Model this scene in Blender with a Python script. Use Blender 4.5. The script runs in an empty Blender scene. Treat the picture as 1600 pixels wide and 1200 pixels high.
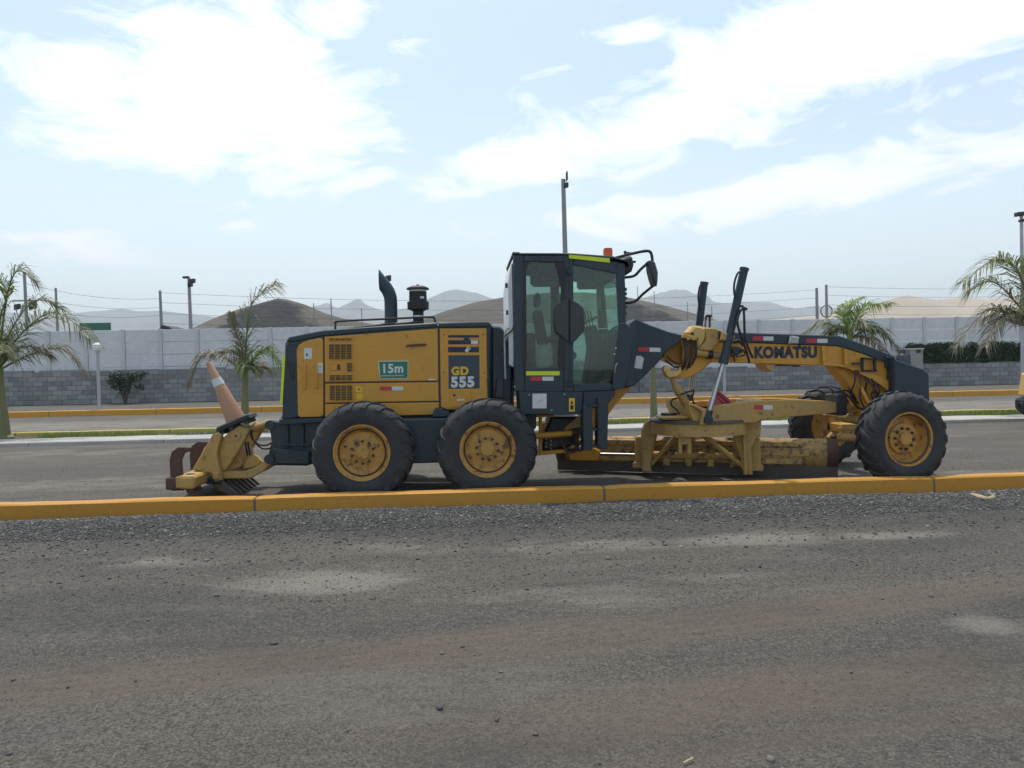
import bpy, math, random
import numpy as np
from mathutils import Vector, Matrix
random.seed(7); RNG = np.random.default_rng(7)
rad = math.radians
scene = bpy.context.scene
COL = scene.collection

# ------------------------------------------------------------------ camera
CAM_H, FPX = 1.63, 1600 * 26 / 36
YAW, PITCH, ROLL = rad(3.5), math.atan(29 / 1156), rad(1.1)
_F = Vector((math.sin(YAW) * math.cos(PITCH), math.cos(YAW) * math.cos(PITCH), -math.sin(PITCH)))
_R0 = Vector((math.cos(YAW), -math.sin(YAW), 0)); _U0 = _R0.cross(_F)
_R = _R0 * math.cos(ROLL) - _U0 * math.sin(ROLL); _U = _U0 * math.cos(ROLL) + _R0 * math.sin(ROLL)
CAM = Vector((0, 0, CAM_H))
cd = bpy.data.cameras.new('camera'); cam = bpy.data.objects.new('camera', cd); COL.objects.link(cam)
cd.lens = 26; cd.sensor_width = 36; cd.clip_start = 0.05; cd.clip_end = 12000
cam.matrix_world = Matrix(((_R.x, _U.x, -_F.x, CAM.x), (_R.y, _U.y, -_F.y, CAM.y), (_R.z, _U.z, -_F.z, CAM.z), (0, 0, 0, 1)))
scene.camera = cam

# ------------------------------------------------------------------ light and exposure
SUN_EL, SUN_AZ = rad(70), rad(-12)          # azimuth measured from +Y towards +X
sd = bpy.data.lights.new('sun', 'SUN'); sun = bpy.data.objects.new('sun', sd); COL.objects.link(sun)
sd.energy = 3.3; sd.angle = rad(0.8); sd.color = (1.0, 0.95, 0.86)
_sv = Vector((math.sin(SUN_AZ) * math.cos(SUN_EL), math.cos(SUN_AZ) * math.cos(SUN_EL), math.sin(SUN_EL)))
sun.rotation_euler = _sv.to_track_quat('Z', 'Y').to_euler(); sun.location = (0, 0, 30)
scene.view_settings.view_transform = 'Standard'; scene.view_settings.look = 'None'
scene.view_settings.exposure = 0.0; scene.view_settings.gamma = 1.0
scene.cycles.max_bounces = 8; scene.cycles.transparent_max_bounces = 16; scene.cycles.volume_bounces = 0
try: scene.cycles.use_denoising = True
except Exception: pass

def ray(x, y): return _F + _R * ((x - 800) / FPX) + _U * ((600 - y) / FPX)
def P(x, y, Y):
    d = ray(x, y); return CAM + d * (Y / d.y)
def G(x, y, z=0.0):
    d = ray(x, y); return CAM + d * ((z - CAM_H) / d.z)
def XZ(pts, Y): return [(p.x, p.z) for p in (P(a, b, Y) for a, b in pts)]

# ------------------------------------------------------------------ node helper
class NT:
    def __init__(s, tree): s.t = tree; s.n = tree.nodes; s.l = tree.links
    def new(s, kind, **kw):
        n = s.n.new(kind)
        for k, v in kw.items(): setattr(n, k, v)
        return n
    def put(s, sock, v):
        if isinstance(v, bpy.types.NodeSocket): s.l.new(v, sock)
        else: sock.default_value = v
    def math(s, op, a, b=0.0, c=None, clamp=False):
        n = s.new('ShaderNodeMath', operation=op, use_clamp=clamp); s.put(n.inputs[0], a); s.put(n.inputs[1], b)
        if c is not None: s.put(n.inputs[2], c)
        return n.outputs[0]
    def vmath(s, op, a, b=(0, 0, 0)):
        n = s.new('ShaderNodeVectorMath', operation=op); s.put(n.inputs[0], a); s.put(n.inputs[1], b); return n.outputs[0]
    def noise(s, vec, scale, detail=4, rough=0.55, dist=0.0):
        n = s.new('ShaderNodeTexNoise'); s.put(n.inputs['Vector'], vec); n.inputs['Scale'].default_value = scale
        n.inputs['Detail'].default_value = detail; n.inputs['Roughness'].default_value = rough; n.inputs['Distortion'].default_value = dist
        return n.outputs[0]
    def ramp(s, v, a, b, lo=0.0, hi=1.0):
        n = s.new('ShaderNodeMapRange', clamp=True); n.interpolation_type = 'SMOOTHSTEP'
        s.put(n.inputs[0], v); n.inputs[1].default_value = a; n.inputs[2].default_value = b; n.inputs[3].default_value = lo; n.inputs[4].default_value = hi
        return n.outputs[0]
    def mix(s, f, a, b):
        n = s.new('ShaderNodeMix', data_type='RGBA'); s.put(n.inputs[0], f)
        for i, v in ((6, a), (7, b)):
            if isinstance(v, bpy.types.NodeSocket): s.l.new(v, n.inputs[i])
            else: n.inputs[i].default_value = (*v[:3], 1)
        return n.outputs[2]
    def bump(s, h, strength, dist):
        n = s.new('ShaderNodeBump'); n.inputs['Strength'].default_value = strength; n.inputs['Distance'].default_value = dist; s.put(n.inputs['Height'], h)
        return n.outputs[0]

# ------------------------------------------------------------------ sky
world = bpy.data.worlds.new('World'); scene.world = world; world.use_nodes = True
w = NT(world.node_tree); w.n.clear()
sky = w.new('ShaderNodeTexSky', sky_type='NISHITA', sun_disc=False)
sky.sun_elevation = SUN_EL; sky.sun_rotation = SUN_AZ; sky.air_density = 1.0; sky.dust_density = 2.0; sky.ozone_density = 0.35
tc = w.new('ShaderNodeTexCoord').outputs['Generated']
sep = w.new('ShaderNodeSeparateXYZ'); w.l.new(tc, sep.inputs[0])
az = w.math('ARCTAN2', sep.outputs[0], sep.outputs[1]); el = w.math('ARCSINE', sep.outputs[2])
cmb = w.new('ShaderNodeCombineXYZ'); w.put(cmb.inputs[0], w.math('MULTIPLY', az, 1.0)); w.put(cmb.inputs[1], w.math('MULTIPLY', el, 2.6)); w.put(cmb.inputs[2], w.math('MULTIPLY', az, 0.35))
cvec = cmb.outputs[0]
n_big = w.noise(cvec, 2.3, 3, 0.5, 0.3); n_fine = w.noise(cvec, 6.5, 8, 0.62, 0.6)
def dir_of(x, y):
    d = ray(x, y).normalized(); return math.atan2(d.x, d.y), math.asin(d.z)
clouds = [  # x, y, half width px, half height px, tilt (deg), weight : the clouds seen in this part of the sky
    (330, 150, 170, 95, 8, 1.0), (440, 230, 130, 60, -10, .75), (190, 220, 160, 60, 5, .55), (520, 25, 60, 40, 0, .6), (150, 300, 130, 30, -15, .35),
    (1040, 170, 190, 60, 22, .8), (860, 245, 200, 40, 12, .75), (1420, 40, 330, 60, 5, 1.0), (1250, 180, 180, 28, 8, .5), (990, 50, 60, 22, 12, .55),
    (1200, 300, 330, 40, 6, .6), (1480, 145, 90, 14, 8, .4), (860, 112, 60, 12, 8, .35), (430, 358, 70, 12, 0, .42), (100, 390, 190, 40, -8, .45),
    (900, 350, 300, 35, 4, .4), (600, 225, 80, 22, 10, .4), (1500, 250, 160, 60, 5, .45)]
tot = None
for x, y, wx, wy, tilt, wt in clouds:
    a0, e0 = dir_of(x, y); sa, se = wx / FPX, wy / FPX; ct, st = math.cos(rad(tilt)), math.sin(rad(tilt))
    da = w.math('SUBTRACT', az, a0); de = w.math('SUBTRACT', el, e0)
    u = w.math('ADD', w.math('MULTIPLY', da, ct / sa), w.math('MULTIPLY', de, st / sa))
    v = w.math('SUBTRACT', w.math('MULTIPLY', de, ct / se), w.math('MULTIPLY', da, st / se))
    g = w.math('MULTIPLY', w.math('EXPONENT', w.math('MULTIPLY', w.math('ADD', w.math('MULTIPLY', u, u), w.math('MULTIPLY', v, v)), -0.7)), wt)
    tot = g if tot is None else w.math('MAXIMUM', tot, g)
cov = w.math('ADD', w.math('MULTIPLY', tot, 0.80), w.math('MULTIPLY', w.math('SUBTRACT', n_fine, 0.5), 1.55))
cov = w.math('ADD', cov, w.math('MULTIPLY', w.math('SUBTRACT', n_big, 0.5), 0.30))
cloud = w.ramp(cov, 0.08, 0.58)
veil = w.ramp(el, 0.0, 0.38, 0.62, 0.16)
cloud = w.math('MAXIMUM', cloud, veil)
scol = w.mix(cloud, w.vmath('MULTIPLY', sky.outputs[0], (1.26, 1.38, 1.35)), (8.6, 8.9, 9.0))
bg = w.new('ShaderNodeBackground'); w.put(bg.inputs[0], scol); bg.inputs[1].default_value = 0.15
wo = w.new('ShaderNodeOutputWorld'); w.l.new(bg.outputs[0], wo.inputs[0])

# ------------------------------------------------------------------ materials
M = {}
def material(name):
    m = bpy.data.materials.new(name); m.use_nodes = True; t = NT(m.node_tree); b = t.n['Principled BSDF']; M[name] = m
    return m, t, b
def coords(t, obj=True): return t.new('ShaderNodeTexCoord').outputs['Object'] if obj else t.new('ShaderNodeNewGeometry').outputs['Position']
def paint(name, col, dust=(.33, .26, .18), dust_amt=.25, rough=.5, wear=None, wear_amt=0.0, metallic=0.0, scale=3.0):
    m, t, b = material(name); pos = coords(t, False)
    n1 = t.noise(pos, scale, 5, .6); n2 = t.noise(pos, scale * 9, 4, .6)
    f = t.math('MULTIPLY', t.ramp(t.math('ADD', t.math('MULTIPLY', n1, .7), t.math('MULTIPLY', n2, .3)), .38, .68), dust_amt)
    c = t.mix(f, col, dust)
    c = t.mix(t.ramp(n2, .3, .7, 0, .25), c, tuple(x * .72 for x in col))
    if wear:
        n3 = t.noise(pos, 11.0, 8, .74, .25)
        c = t.mix(t.ramp(n3, .60 - wear_amt * .25, .70 - wear_amt * .20), c, wear)
    t.l.new(c, b.inputs['Base Color']); b.inputs['Metallic'].default_value = metallic
    t.put(b.inputs['Roughness'], t.ramp(n1, .3, .7, rough - .08, rough + .16))
    t.l.new(t.bump(n2, .12, .004), b.inputs['Normal'])
    return m
paint('yellow', (.60, .285, .024), dust=(.40, .27, .11), dust_amt=.30, rough=.46, wear=(.20, .10, .045), wear_amt=.05)
paint('tan_yellow', (.45, .275, .068), dust=(.36, .27, .145), dust_amt=.65, rough=.6, wear=(.17, .10, .06), wear_amt=.18)
paint('blade_yellow', (.46, .28, .075), dust=(.34, .25, .14), dust_amt=.6, rough=.65, wear=(.13, .080, .06), wear_amt=.48)
paint('bright_yellow', (.60, .38, .10), dust=(.5, .40, .24), dust_amt=.3, rough=.5)
paint('dark_blue', (.010, .027, .039), dust=(.10, .105, .105), dust_amt=.16, rough=.40)
paint('black', (.012, .013, .015), dust=(.07, .07, .07), dust_amt=.25, rough=.5)
paint('rust', (.075, .040, .032), dust=(.15, .085, .05), dust_amt=.5, rough=.75)
paint('steel', (.10, .085, .075), dust=(.17, .12, .08), dust_amt=.5, rough=.55, metallic=.3)
paint('rim_yellow', (.52, .27, .045), dust=(.30, .21, .12), dust_amt=.45, rough=.55, wear=(.13, .065, .035), wear_amt=.35, scale=5)
paint('rubber', (.022, .023, .025), dust=(.075, .077, .078), dust_amt=.7, rough=.75)
paint('kerb_paint', (.50, .225, .012), dust=(.40, .26, .10), dust_amt=.30, rough=.62, wear=(.33, .17, .03), wear_amt=.12, scale=1.6)
paint('kerb_far_paint', (.62, .29, .02), dust=(.40, .28, .13), dust_amt=.35, rough=.7)
paint('kerb_lime', (.55, .47, .10), dust=(.40, .36, .22), dust_amt=.5, rough=.7)
paint('concrete', (.42, .40, .37), dust=(.30, .28, .25), dust_amt=.6, rough=.85, scale=1.2)
paint('mortar', (.16, .15, .135), dust=(.10, .10, .10), dust_amt=.5, rough=.9)
paint('white_wall', (.66, .66, .65), dust=(.53, .53, .52), dust_amt=.35, rough=.85, scale=.5)
paint('white_post', (.58, .58, .57), dust=(.47, .47, .46), dust_amt=.35, rough=.85, scale=.5)
paint('pole', (.30, .29, .275), dust=(.22, .21, .20), dust_amt=.4, rough=.8)
paint('grey_metal', (.42, .43, .44), dust=(.35, .34, .33), dust_amt=.3, rough=.5, metallic=.2)
paint('white_plastic', (.72, .72, .70), dust=(.55, .53, .5), dust_amt=.25, rough=.4)
paint('decal_white', (.62, .64, .62), dust=(.5, .48, .45), dust_amt=.3, rough=.5)
paint('decal_red', (.52, .025, .045), dust=(.45, .12, .10), dust_amt=.2, rough=.45)
paint('decal_green', (.008, .17, .10), dust=(.05, .20, .15), dust_amt=.2, rough=.4)
paint('decal_navy', (.004, .011, .045), dust=(.02, .03, .06), dust_amt=.15, rough=.4)
paint('decal_slate', (.030, .048, .065), dust=(.07, .08, .09), dust_amt=.3, rough=.45)
paint('decal_lime', (.62, .72, .012), dust=(.5, .58, .1), dust_amt=.2, rough=.4)
paint('decal_yellow', (.75, .45, .01), dust=(.6, .42, .1), dust_amt=.2, rough=.4)
paint('cone_orange', (.42, .21, .12), dust=(.42, .29, .20), dust_amt=.7, rough=.7)
paint('bucket_red', (.50, .05, .075), dust=(.50, .20, .20), dust_amt=.3, rough=.45)
paint('bucket_dark', (.22, .015, .03), dust=(.3, .06, .08), dust_amt=.3, rough=.45)
paint('sign_green', (.012, .13, .085), dust=(.08, .17, .13), dust_amt=.4, rough=.5)
paint('husk', (.50, .40, .24), dust=(.35, .25, .14), dust_amt=.5, rough=.85)
paint('trunk', (.20, .20, .085), dust=(.24, .19, .12), dust_amt=.7, rough=.9, scale=4)
paint('bark', (.07, .055, .045), dust=(.11, .09, .07), dust_amt=.5, rough=.9)
paint('seat_cloth', (.03, .034, .036), dust=(.07, .075, .075), dust_amt=.4, rough=.9)
paint('interior', (.035, .045, .05), dust=(.08, .09, .09), dust_amt=.3, rough=.7)
m, t, b = material('chrome'); b.inputs['Base Color'].default_value = (.42, .42, .42, 1); b.inputs['Metallic'].default_value = 1; b.inputs['Roughness'].default_value = .34
m, t, b = material('mirror_back'); b.inputs['Base Color'].default_value = (.02, .025, .028, 1); b.inputs['Roughness'].default_value = .35
m, t, b = material('beacon_orange'); b.inputs['Base Color'].default_value = (.85, .12, .01, 1); b.inputs['Roughness'].default_value = .25; b.inputs['Transmission Weight'].default_value = .35
m, t, b = material('lamp_globe'); b.inputs['Base Color'].default_value = (.85, .85, .84, 1); b.inputs['Roughness'].default_value = .3; b.inputs['Subsurface Weight'].default_value = .2
def glass(name, tint, gloss):
    m, t, b = material(name); t.n.remove(b); out = t.n['Material Output']
    tr = t.new('ShaderNodeBsdfTransparent'); tr.inputs[0].default_value = (*tint, 1)
    gl = t.new('ShaderNodeBsdfGlossy'); gl.inputs['Roughness'].default_value = .03; gl.inputs[0].default_value = (.9, .95, .95, 1)
    fr = t.new('ShaderNodeFresnel'); fr.inputs[0].default_value = 1.5
    dn = t.noise(coords(t, False), 6, 5, .6)
    df = t.new('ShaderNodeBsdfDiffuse'); df.inputs[0].default_value = (.33, .33, .30, 1)
    m1 = t.new('ShaderNodeMixShader'); t.put(m1.inputs[0], t.math('MULTIPLY', fr.outputs[0], gloss, clamp=True)); t.l.new(tr.outputs[0], m1.inputs[1]); t.l.new(gl.outputs[0], m1.inputs[2])
    m2 = t.new('ShaderNodeMixShader'); t.put(m2.inputs[0], t.ramp(dn, .35, .75, .02, .10)); t.l.new(m1.outputs[0], m2.inputs[1]); t.l.new(df.outputs[0], m2.inputs[2])
    t.l.new(m2.outputs[0], out.inputs[0]); return m
glass('glass', (.76, .91, .85), .8); glass('glass_dark', (.66, .76, .73), .8); glass('glass_rear', (.72, .78, .76), 2.4)
def leafy(name, c1, c2, c3=None):
    m, t, b = material(name); isl = t.new('ShaderNodeNewGeometry').outputs['Random Per Island']
    c = t.mix(isl, c1, c2)
    if c3:
        n = t.noise(coords(t, False), .9, 3, .5); c = t.mix(t.ramp(n, .52, .68), c, c3)
    t.l.new(c, b.inputs['Base Color']); b.inputs['Roughness'].default_value = .5
    tr = t.new('ShaderNodeBsdfTranslucent'); t.l.new(c, tr.inputs[0]); ms = t.new('ShaderNodeMixShader'); ms.inputs[0].default_value = .28
    t.l.new(b.outputs[0], ms.inputs[1]); t.l.new(tr.outputs[0], ms.inputs[2]); t.l.new(ms.outputs[0], t.n['Material Output'].inputs[0])
leafy('palm_green', (.075, .098, .030), (.155, .175, .055), (.22, .19, .075))
leafy('palm_dry', (.15, .135, .09), (.23, .20, .13), (.11, .12, .06))
leafy('palm_fresh', (.12, .19, .03), (.22, .28, .05))
leafy('hedge_leaf', (.022, .048, .016), (.055, .10, .03))
leafy('shrub_leaf', (.020, .040, .022), (.045, .075, .035))
leafy('grass', (.13, .19, .03), (.24, .27, .07))
def blocks_mat(name, lo, hi):
    m, t, b = material(name)
    r1 = t.new('ShaderNodeObjectInfo').outputs['Random']; r2 = t.new('ShaderNodeNewGeometry').outputs['Random Per Island']
    f = t.math('FRACT', t.math('ADD', r1, r2)); pos = coords(t, False); n = t.noise(pos, 2.2, 5, .65); n2 = t.noise(pos, .25, 2, .5)
    f = t.math('ADD', t.math('MULTIPLY', f, .5), t.math('ADD', t.math('MULTIPLY', n, .35), t.math('MULTIPLY', n2, .35)))
    t.l.new(t.mix(t.ramp(f, .2, .95), lo, hi), b.inputs['Base Color']); b.inputs['Roughness'].default_value = .92
    t.l.new(t.bump(n, .4, .01), b.inputs['Normal'])
blocks_mat('grey_block', (.17, .17, .17), (.31, .305, .295))
def stones_mat(name, lo, hi, pale):
    m, t, b = material(name); r2 = t.new('ShaderNodeNewGeometry').outputs['Random Per Island']
    c = t.mix(r2, lo, hi); c = t.mix(t.ramp(r2, .975, .995), c, pale)
    t.l.new(c, b.inputs['Base Color']); b.inputs['Roughness'].default_value = .85
stones_mat('stones', (.042, .041, .040), (.150, .142, .130), (.38, .36, .33))
def hill_mat(name, c1, c2, c3, s1, s2):
    m, t, b = material(name); pos = coords(t, False)
    n1 = t.noise(pos, s1, 6, .6, .5); n2 = t.noise(pos, s2, 5, .65)
    c = t.mix(t.ramp(n1, .38, .62), c1, c2); at = t.new('ShaderNodeAttribute', attribute_name='rock')
    f = t.ramp(t.math('ADD', at.outputs['Fac'], t.math('MULTIPLY', t.math('SUBTRACT', n2, .5), .9)), .42, .58)
    t.l.new(t.mix(f, c, c3), b.inputs['Base Color']); b.inputs['Roughness'].default_value = .95
    t.l.new(t.bump(n2, .6, 1.0 / s2 * .2), b.inputs['Normal'])
hill_mat('hill_soil', (.075, .066, .054), (.098, .085, .069), (.011, .011, .012), .02, .11)
hill_mat('mountain_rock', (.10, .09, .085), (.15, .135, .12), (.10, .09, .085), .004, .015)
hill_mat('dune_sand', (.36, .28, .20), (.44, .35, .26), (.30, .24, .18), .006, .02)
# ground: grey gravel and dust
m, t, b = material('gravel_ground'); pos = coords(t, False)
st = t.vmath('MULTIPLY', pos, (.35, 1.0, 1.0))
n1 = t.noise(st, .55, 5, .6, .4); n2 = t.noise(pos, 9, 6, .7); n3 = t.noise(pos, 70, 4, .7); n4 = t.noise(st, 2.4, 6, .65, .3); n5 = t.noise(pos, 260, 2, .6)
def attr(t, n): return t.new('ShaderNodeAttribute', attribute_name=n).outputs['Fac']
dust = attr(t, 'dust'); coarse = attr(t, 'coarse'); track = attr(t, 'track')
c = t.mix(t.ramp(n1, .35, .65), (.102, .090, .076), (.148, .130, .108))
c = t.mix(t.ramp(n4, .45, .72, 0, .55), c, (.160, .149, .132))
c = t.mix(t.ramp(n2, .45, .75, 0, .5), c, (.085, .082, .078))
c = t.mix(t.math('MULTIPLY', track, .55), c, (.150, .126, .106))
c = t.mix(t.math('MULTIPLY', coarse, t.ramp(n2, .3, .6, .45, .95)), c, (.062, .063, .064))
c = t.mix(t.ramp(t.math('ADD', dust, t.math('MULTIPLY', t.math('SUBTRACT', n4, .5), 1.8)), .15, 1.0, 0, .7), c, (.28, .26, .222))
n6 = t.noise(pos, 24, 6, .72); c = t.mix(t.ramp(n6, .505, .60, 0, .60), c, (.062, .056, .049)); c = t.mix(t.ramp(n6, .48, .38, 0, .50), c, (.205, .182, .152)); c = t.mix(t.ramp(n3, .51, .60, 0, .72), c, (.046, .042, .037))
c = t.mix(t.ramp(n3, .48, .38, 0, .55), c, (.24, .216, .182))
c = t.mix(t.ramp(n5, .55, .68, 0, .6), c, (.05, .048, .045)); c = t.mix(t.ramp(n5, .42, .30, 0, .5), c, (.24, .225, .20))
c = t.mix(t.math('MULTIPLY', track, .62), c, (.158, .122, .098)); n7 = t.noise(t.vmath('MULTIPLY', pos, (.22, 1.0, 1.0)), 1.5, 6, .66, .5); c = t.mix(t.ramp(n7, .52, .70, 0, .5), c, (.070, .065, .059)); c = t.mix(t.ramp(n7, .46, .32, 0, .38), c, (.19, .170, .143)); c = t.mix(t.ramp(t.math('ADD', dust, t.math('MULTIPLY', t.math('SUBTRACT', n4, .5), 1.6)), .20, .95, 0, .55), c, (.27, .245, .208)); c = t.mix(t.math('MULTIPLY', coarse, .35), c, (.055, .053, .051))
t.l.new(c, b.inputs['Base Color']); b.inputs['Roughness'].default_value = .95; b.inputs['Specular IOR Level'].default_value = .25
hgt = t.math('ADD', t.math('MULTIPLY', t.math('ADD', n3, n6), .5), t.math('ADD', t.math('MULTIPLY', n2, .6), t.math('MULTIPLY', n5, .25)))
t.l.new(t.bump(hgt, 1.0, .026), b.inputs['Normal'])

# ------------------------------------------------------------------ mesh helpers
def link(o, parent=None):
    COL.objects.link(o)
    if parent is not None:
        o.parent = parent; o.matrix_parent_inverse = WORLD_INV.get(parent.name, Matrix())
    return o
WORLD_INV = {}
def tag(o, label=None, cat=None, group=None, kind=None):
    if label: o['label'] = label
    if cat: o['category'] = cat
    if group: o['group'] = group
    if kind: o['kind'] = kind
    return o
def thing(name, loc, label=None, cat=None, group=None, kind=None, parent=None):
    """an Empty at the thing's base; its parts keep world coordinates"""
    o = bpy.data.objects.new(name, None); o.empty_display_size = .2
    if parent is None: o.location = loc; WORLD_INV_LOC[o.name] = Vector(loc)
    COL.objects.link(o)
    if parent is not None: o.parent = parent; o.matrix_parent_inverse = WORLD_INV.get(parent.name, Matrix()); WORLD_INV[o.name] = Matrix()
    else: WORLD_INV[o.name] = Matrix.Translation(-Vector(loc))
    return tag(o, label, cat, group, kind)
WORLD_INV_LOC = {}
def area2(p): return sum(p[i][0] * p[(i + 1) % len(p)][1] - p[(i + 1) % len(p)][0] * p[i][1] for i in range(len(p)))
def inset(p, wd):
    n = len(p); s = 1 if area2(p) > 0 else -1; out = []
    for i in range(n):
        a, q, c = Vector(p[i - 1]), Vector(p[i]), Vector(p[(i + 1) % n])
        d1 = (q - a).normalized(); d2 = (c - q).normalized()
        n1 = Vector((-d1.y, d1.x)) * s; n2 = Vector((-d2.y, d2.x)) * s
        k = n1 + n2; L = max(k.length_squared, .5); mv = k * (2 * wd / L)
        out.append((q.x + mv.x, q.y + mv.y))
    return out
def chamfer(p, wd):
    out = []; n = len(p)
    for i in range(n):
        a, q, c = Vector(p[i - 1]), Vector(p[i]), Vector(p[(i + 1) % n])
        la, lc = (a - q).length, (c - q).length
        out += [tuple(q + (a - q) * min(wd / la, .4)), tuple(q + (c - q) * min(wd / lc, .4))]
    return out
class B:
    def __init__(s): s.v = []; s.f = []
    def add(s, vs, fs):
        o = len(s.v); s.v += [tuple(x) for x in vs]; s.f += [tuple(i + o for i in f) for f in fs]; return s
    def loft(s, rings, caps=True, closed=True):
        n = len(rings[0]); vs = [q for r in rings for q in r]; fs = []
        for k in range(len(rings) - 1):
            for i in range(n if closed else n - 1):
                j = (i + 1) % n; fs.append((k * n + i, k * n + j, (k + 1) * n + j, (k + 1) * n + i))
        if caps: fs.append(tuple(range(n))[::-1]); fs.append(tuple(range((len(rings) - 1) * n, len(rings) * n)))
        return s.add(vs, fs)
    def prism(s, pts, y0, y1, bev=.008, fn=None):
        """outline in x,z swept along y"""
        fn = fn or (lambda x, z, y: (x, y, z))
        if area2(pts) < 0: pts = pts[::-1]
        if bev:
            small = inset(pts, bev); seq = [(small, y0), (pts, y0 + bev), (pts, y1 - bev), (small, y1)]
        else: seq = [(pts, y0), (pts, y1)]
        return s.loft([[fn(x, z, y) for x, z in p] for p, y in seq])
    def box(s, x0, x1, y0, y1, z0, z1, bev=.006):
        p = [(x0, z0), (x1, z0), (x1, z1), (x0, z1)]
        return s.prism(chamfer(p, bev) if bev else p, y0, y1, bev)
    def tube(s, pts, r, n=8):
        pts = [Vector(p) for p in pts]; rs = r if isinstance(r, (list, tuple)) else [r] * len(pts); rings = []; ref = None
        for i, p in enumerate(pts):
            d = (pts[min(i + 1, len(pts) - 1)] - pts[max(i - 1, 0)]).normalized()
            if ref is None: ref = d.orthogonal().normalized()
            ref = (ref - d * ref.dot(d)).normalized(); q = d.cross(ref)
            rings.append([p + (ref * math.cos(2 * math.pi * k / n) + q * math.sin(2 * math.pi * k / n)) * rs[i] for k in range(n)])
        return s.loft(rings)
    def cyl(s, a, b_, r, r2=None, n=20): return s.tube([a, b_], [r, r if r2 is None else r2], n)
    def bar(s, a, b_, wd, ht, up=(0, 1, 0)):
        a, b_ = Vector(a), Vector(b_); d = (b_ - a).normalized(); u = Vector(up); u = (u - d * u.dot(d)).normalized(); q = d.cross(u)
        ring = lambda p: [p + u * (sx * wd / 2) + q * (sy * ht / 2) for sx, sy in ((-1, -1), (1, -1), (1, 1), (-1, 1))]
        return s.loft([ring(a), ring(b_)])
    def lathe(s, prof, org=(0, 0, 0), axis=(0, 0, 1), n=32, caps=False):
        org, ax = Vector(org), Vector(axis).normalized(); u = ax.orthogonal().normalized(); q = ax.cross(u)
        return s.loft([[org + ax * h + (u * math.cos(2 * math.pi * k / n) + q * math.sin(2 * math.pi * k / n)) * r for k in range(n)] for r, h in prof], caps)
    def build(s, name, mat, parent=None, smooth=True, kind=None):
        me = bpy.data.meshes.new(name); me.from_pydata(s.v, [], s.f); me.materials.append(M[mat])
        if smooth:
            me.polygons.foreach_set('use_smooth', [True] * len(me.polygons)); me.set_sharp_from_angle(angle=rad(32))
        me.update(); o = bpy.data.objects.new(name, me); link(o, parent)
        if kind: o['kind'] = kind
        return o
def smooth_path(pts, k=6):
    pts = [Vector(p) for p in pts]; out = []
    for i in range(len(pts) - 1):
        p0, p1, p2, p3 = pts[max(i - 1, 0)], pts[i], pts[i + 1], pts[min(i + 2, len(pts) - 1)]
        for j in range(k):
            u = j / k
            out.append(.5 * ((2 * p1) + (p2 - p0) * u + (2 * p0 - 5 * p1 + 4 * p2 - p3) * u * u + (3 * p1 - p0 - 3 * p2 + p3) * u ** 3))
    out.append(pts[-1]); return out
def fast_mesh(name, verts, faces, mat, parent=None, attrs=None, smooth=False):
    """verts (n,3) and faces (m,k) numpy arrays"""
    me = bpy.data.meshes.new(name); nv, nf, k = len(verts), len(faces), faces.shape[1]
    me.vertices.add(nv); me.vertices.foreach_set('co', verts.astype(np.float32).ravel())
    me.loops.add(nf * k); me.loops.foreach_set('vertex_index', faces.astype(np.int32).ravel())
    me.polygons.add(nf); me.polygons.foreach_set('loop_start', np.arange(0, nf * k, k, dtype=np.int32)); me.polygons.foreach_set('loop_total', np.full(nf, k, np.int32))
    if smooth: me.polygons.foreach_set('use_smooth', np.ones(nf, bool))
    me.materials.append(M[mat]); me.update(calc_edges=True)
    for a, arr in (attrs or {}).items():
        at = me.attributes.new(a, 'FLOAT', 'POINT'); at.data.foreach_set('value', arr.astype(np.float32).ravel())
    return link(bpy.data.objects.new(name, me), parent)
def vnoise(x, y, seed=0):
    xi, yi = np.floor(x).astype(np.int64), np.floor(y).astype(np.int64); fx, fy = x - xi, y - yi
    hsh = lambda i, j: ((np.sin(i * 127.1 + j * 311.7 + seed * 74.7) * 43758.5453) % 1.0)
    sx, sy = fx * fx * (3 - 2 * fx), fy * fy * (3 - 2 * fy)
    return (hsh(xi, yi) * (1 - sx) + hsh(xi + 1, yi) * sx) * (1 - sy) + (hsh(xi, yi + 1) * (1 - sx) + hsh(xi + 1, yi + 1) * sx) * sy
def fbm(x, y, oct=4, seed=0):
    s, a, tt = 0, 1, 0
    for o in range(oct): s = s + a * vnoise(x * 2 ** o, y * 2 ** o, seed + o); tt += a; a *= .5
    return s / tt
def text(name, body, x, y, z, size, mat, parent, bold=.0, sx=1.0, align='LEFT', depth=.0015, space=1.0):
    cu = bpy.data.curves.new(name, 'FONT'); cu.body = body; cu.size = size; cu.offset = bold; cu.extrude = depth; cu.align_x = align; cu.space_character = space; cu.materials.append(M[mat])
    tmp = bpy.data.objects.new(name, cu); COL.objects.link(tmp); dg = bpy.context.evaluated_depsgraph_get()
    me = bpy.data.meshes.new_from_object(tmp.evaluated_get(dg)); bpy.data.objects.remove(tmp)
    me.transform(Matrix.Translation((x, y, z)) @ Matrix.Rotation(rad(90), 4, 'X') @ Matrix.Diagonal((sx, 1, 1, 1)))
    if not me.materials: me.materials.append(M[mat])
    return link(bpy.data.objects.new(name, me), parent)

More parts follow.
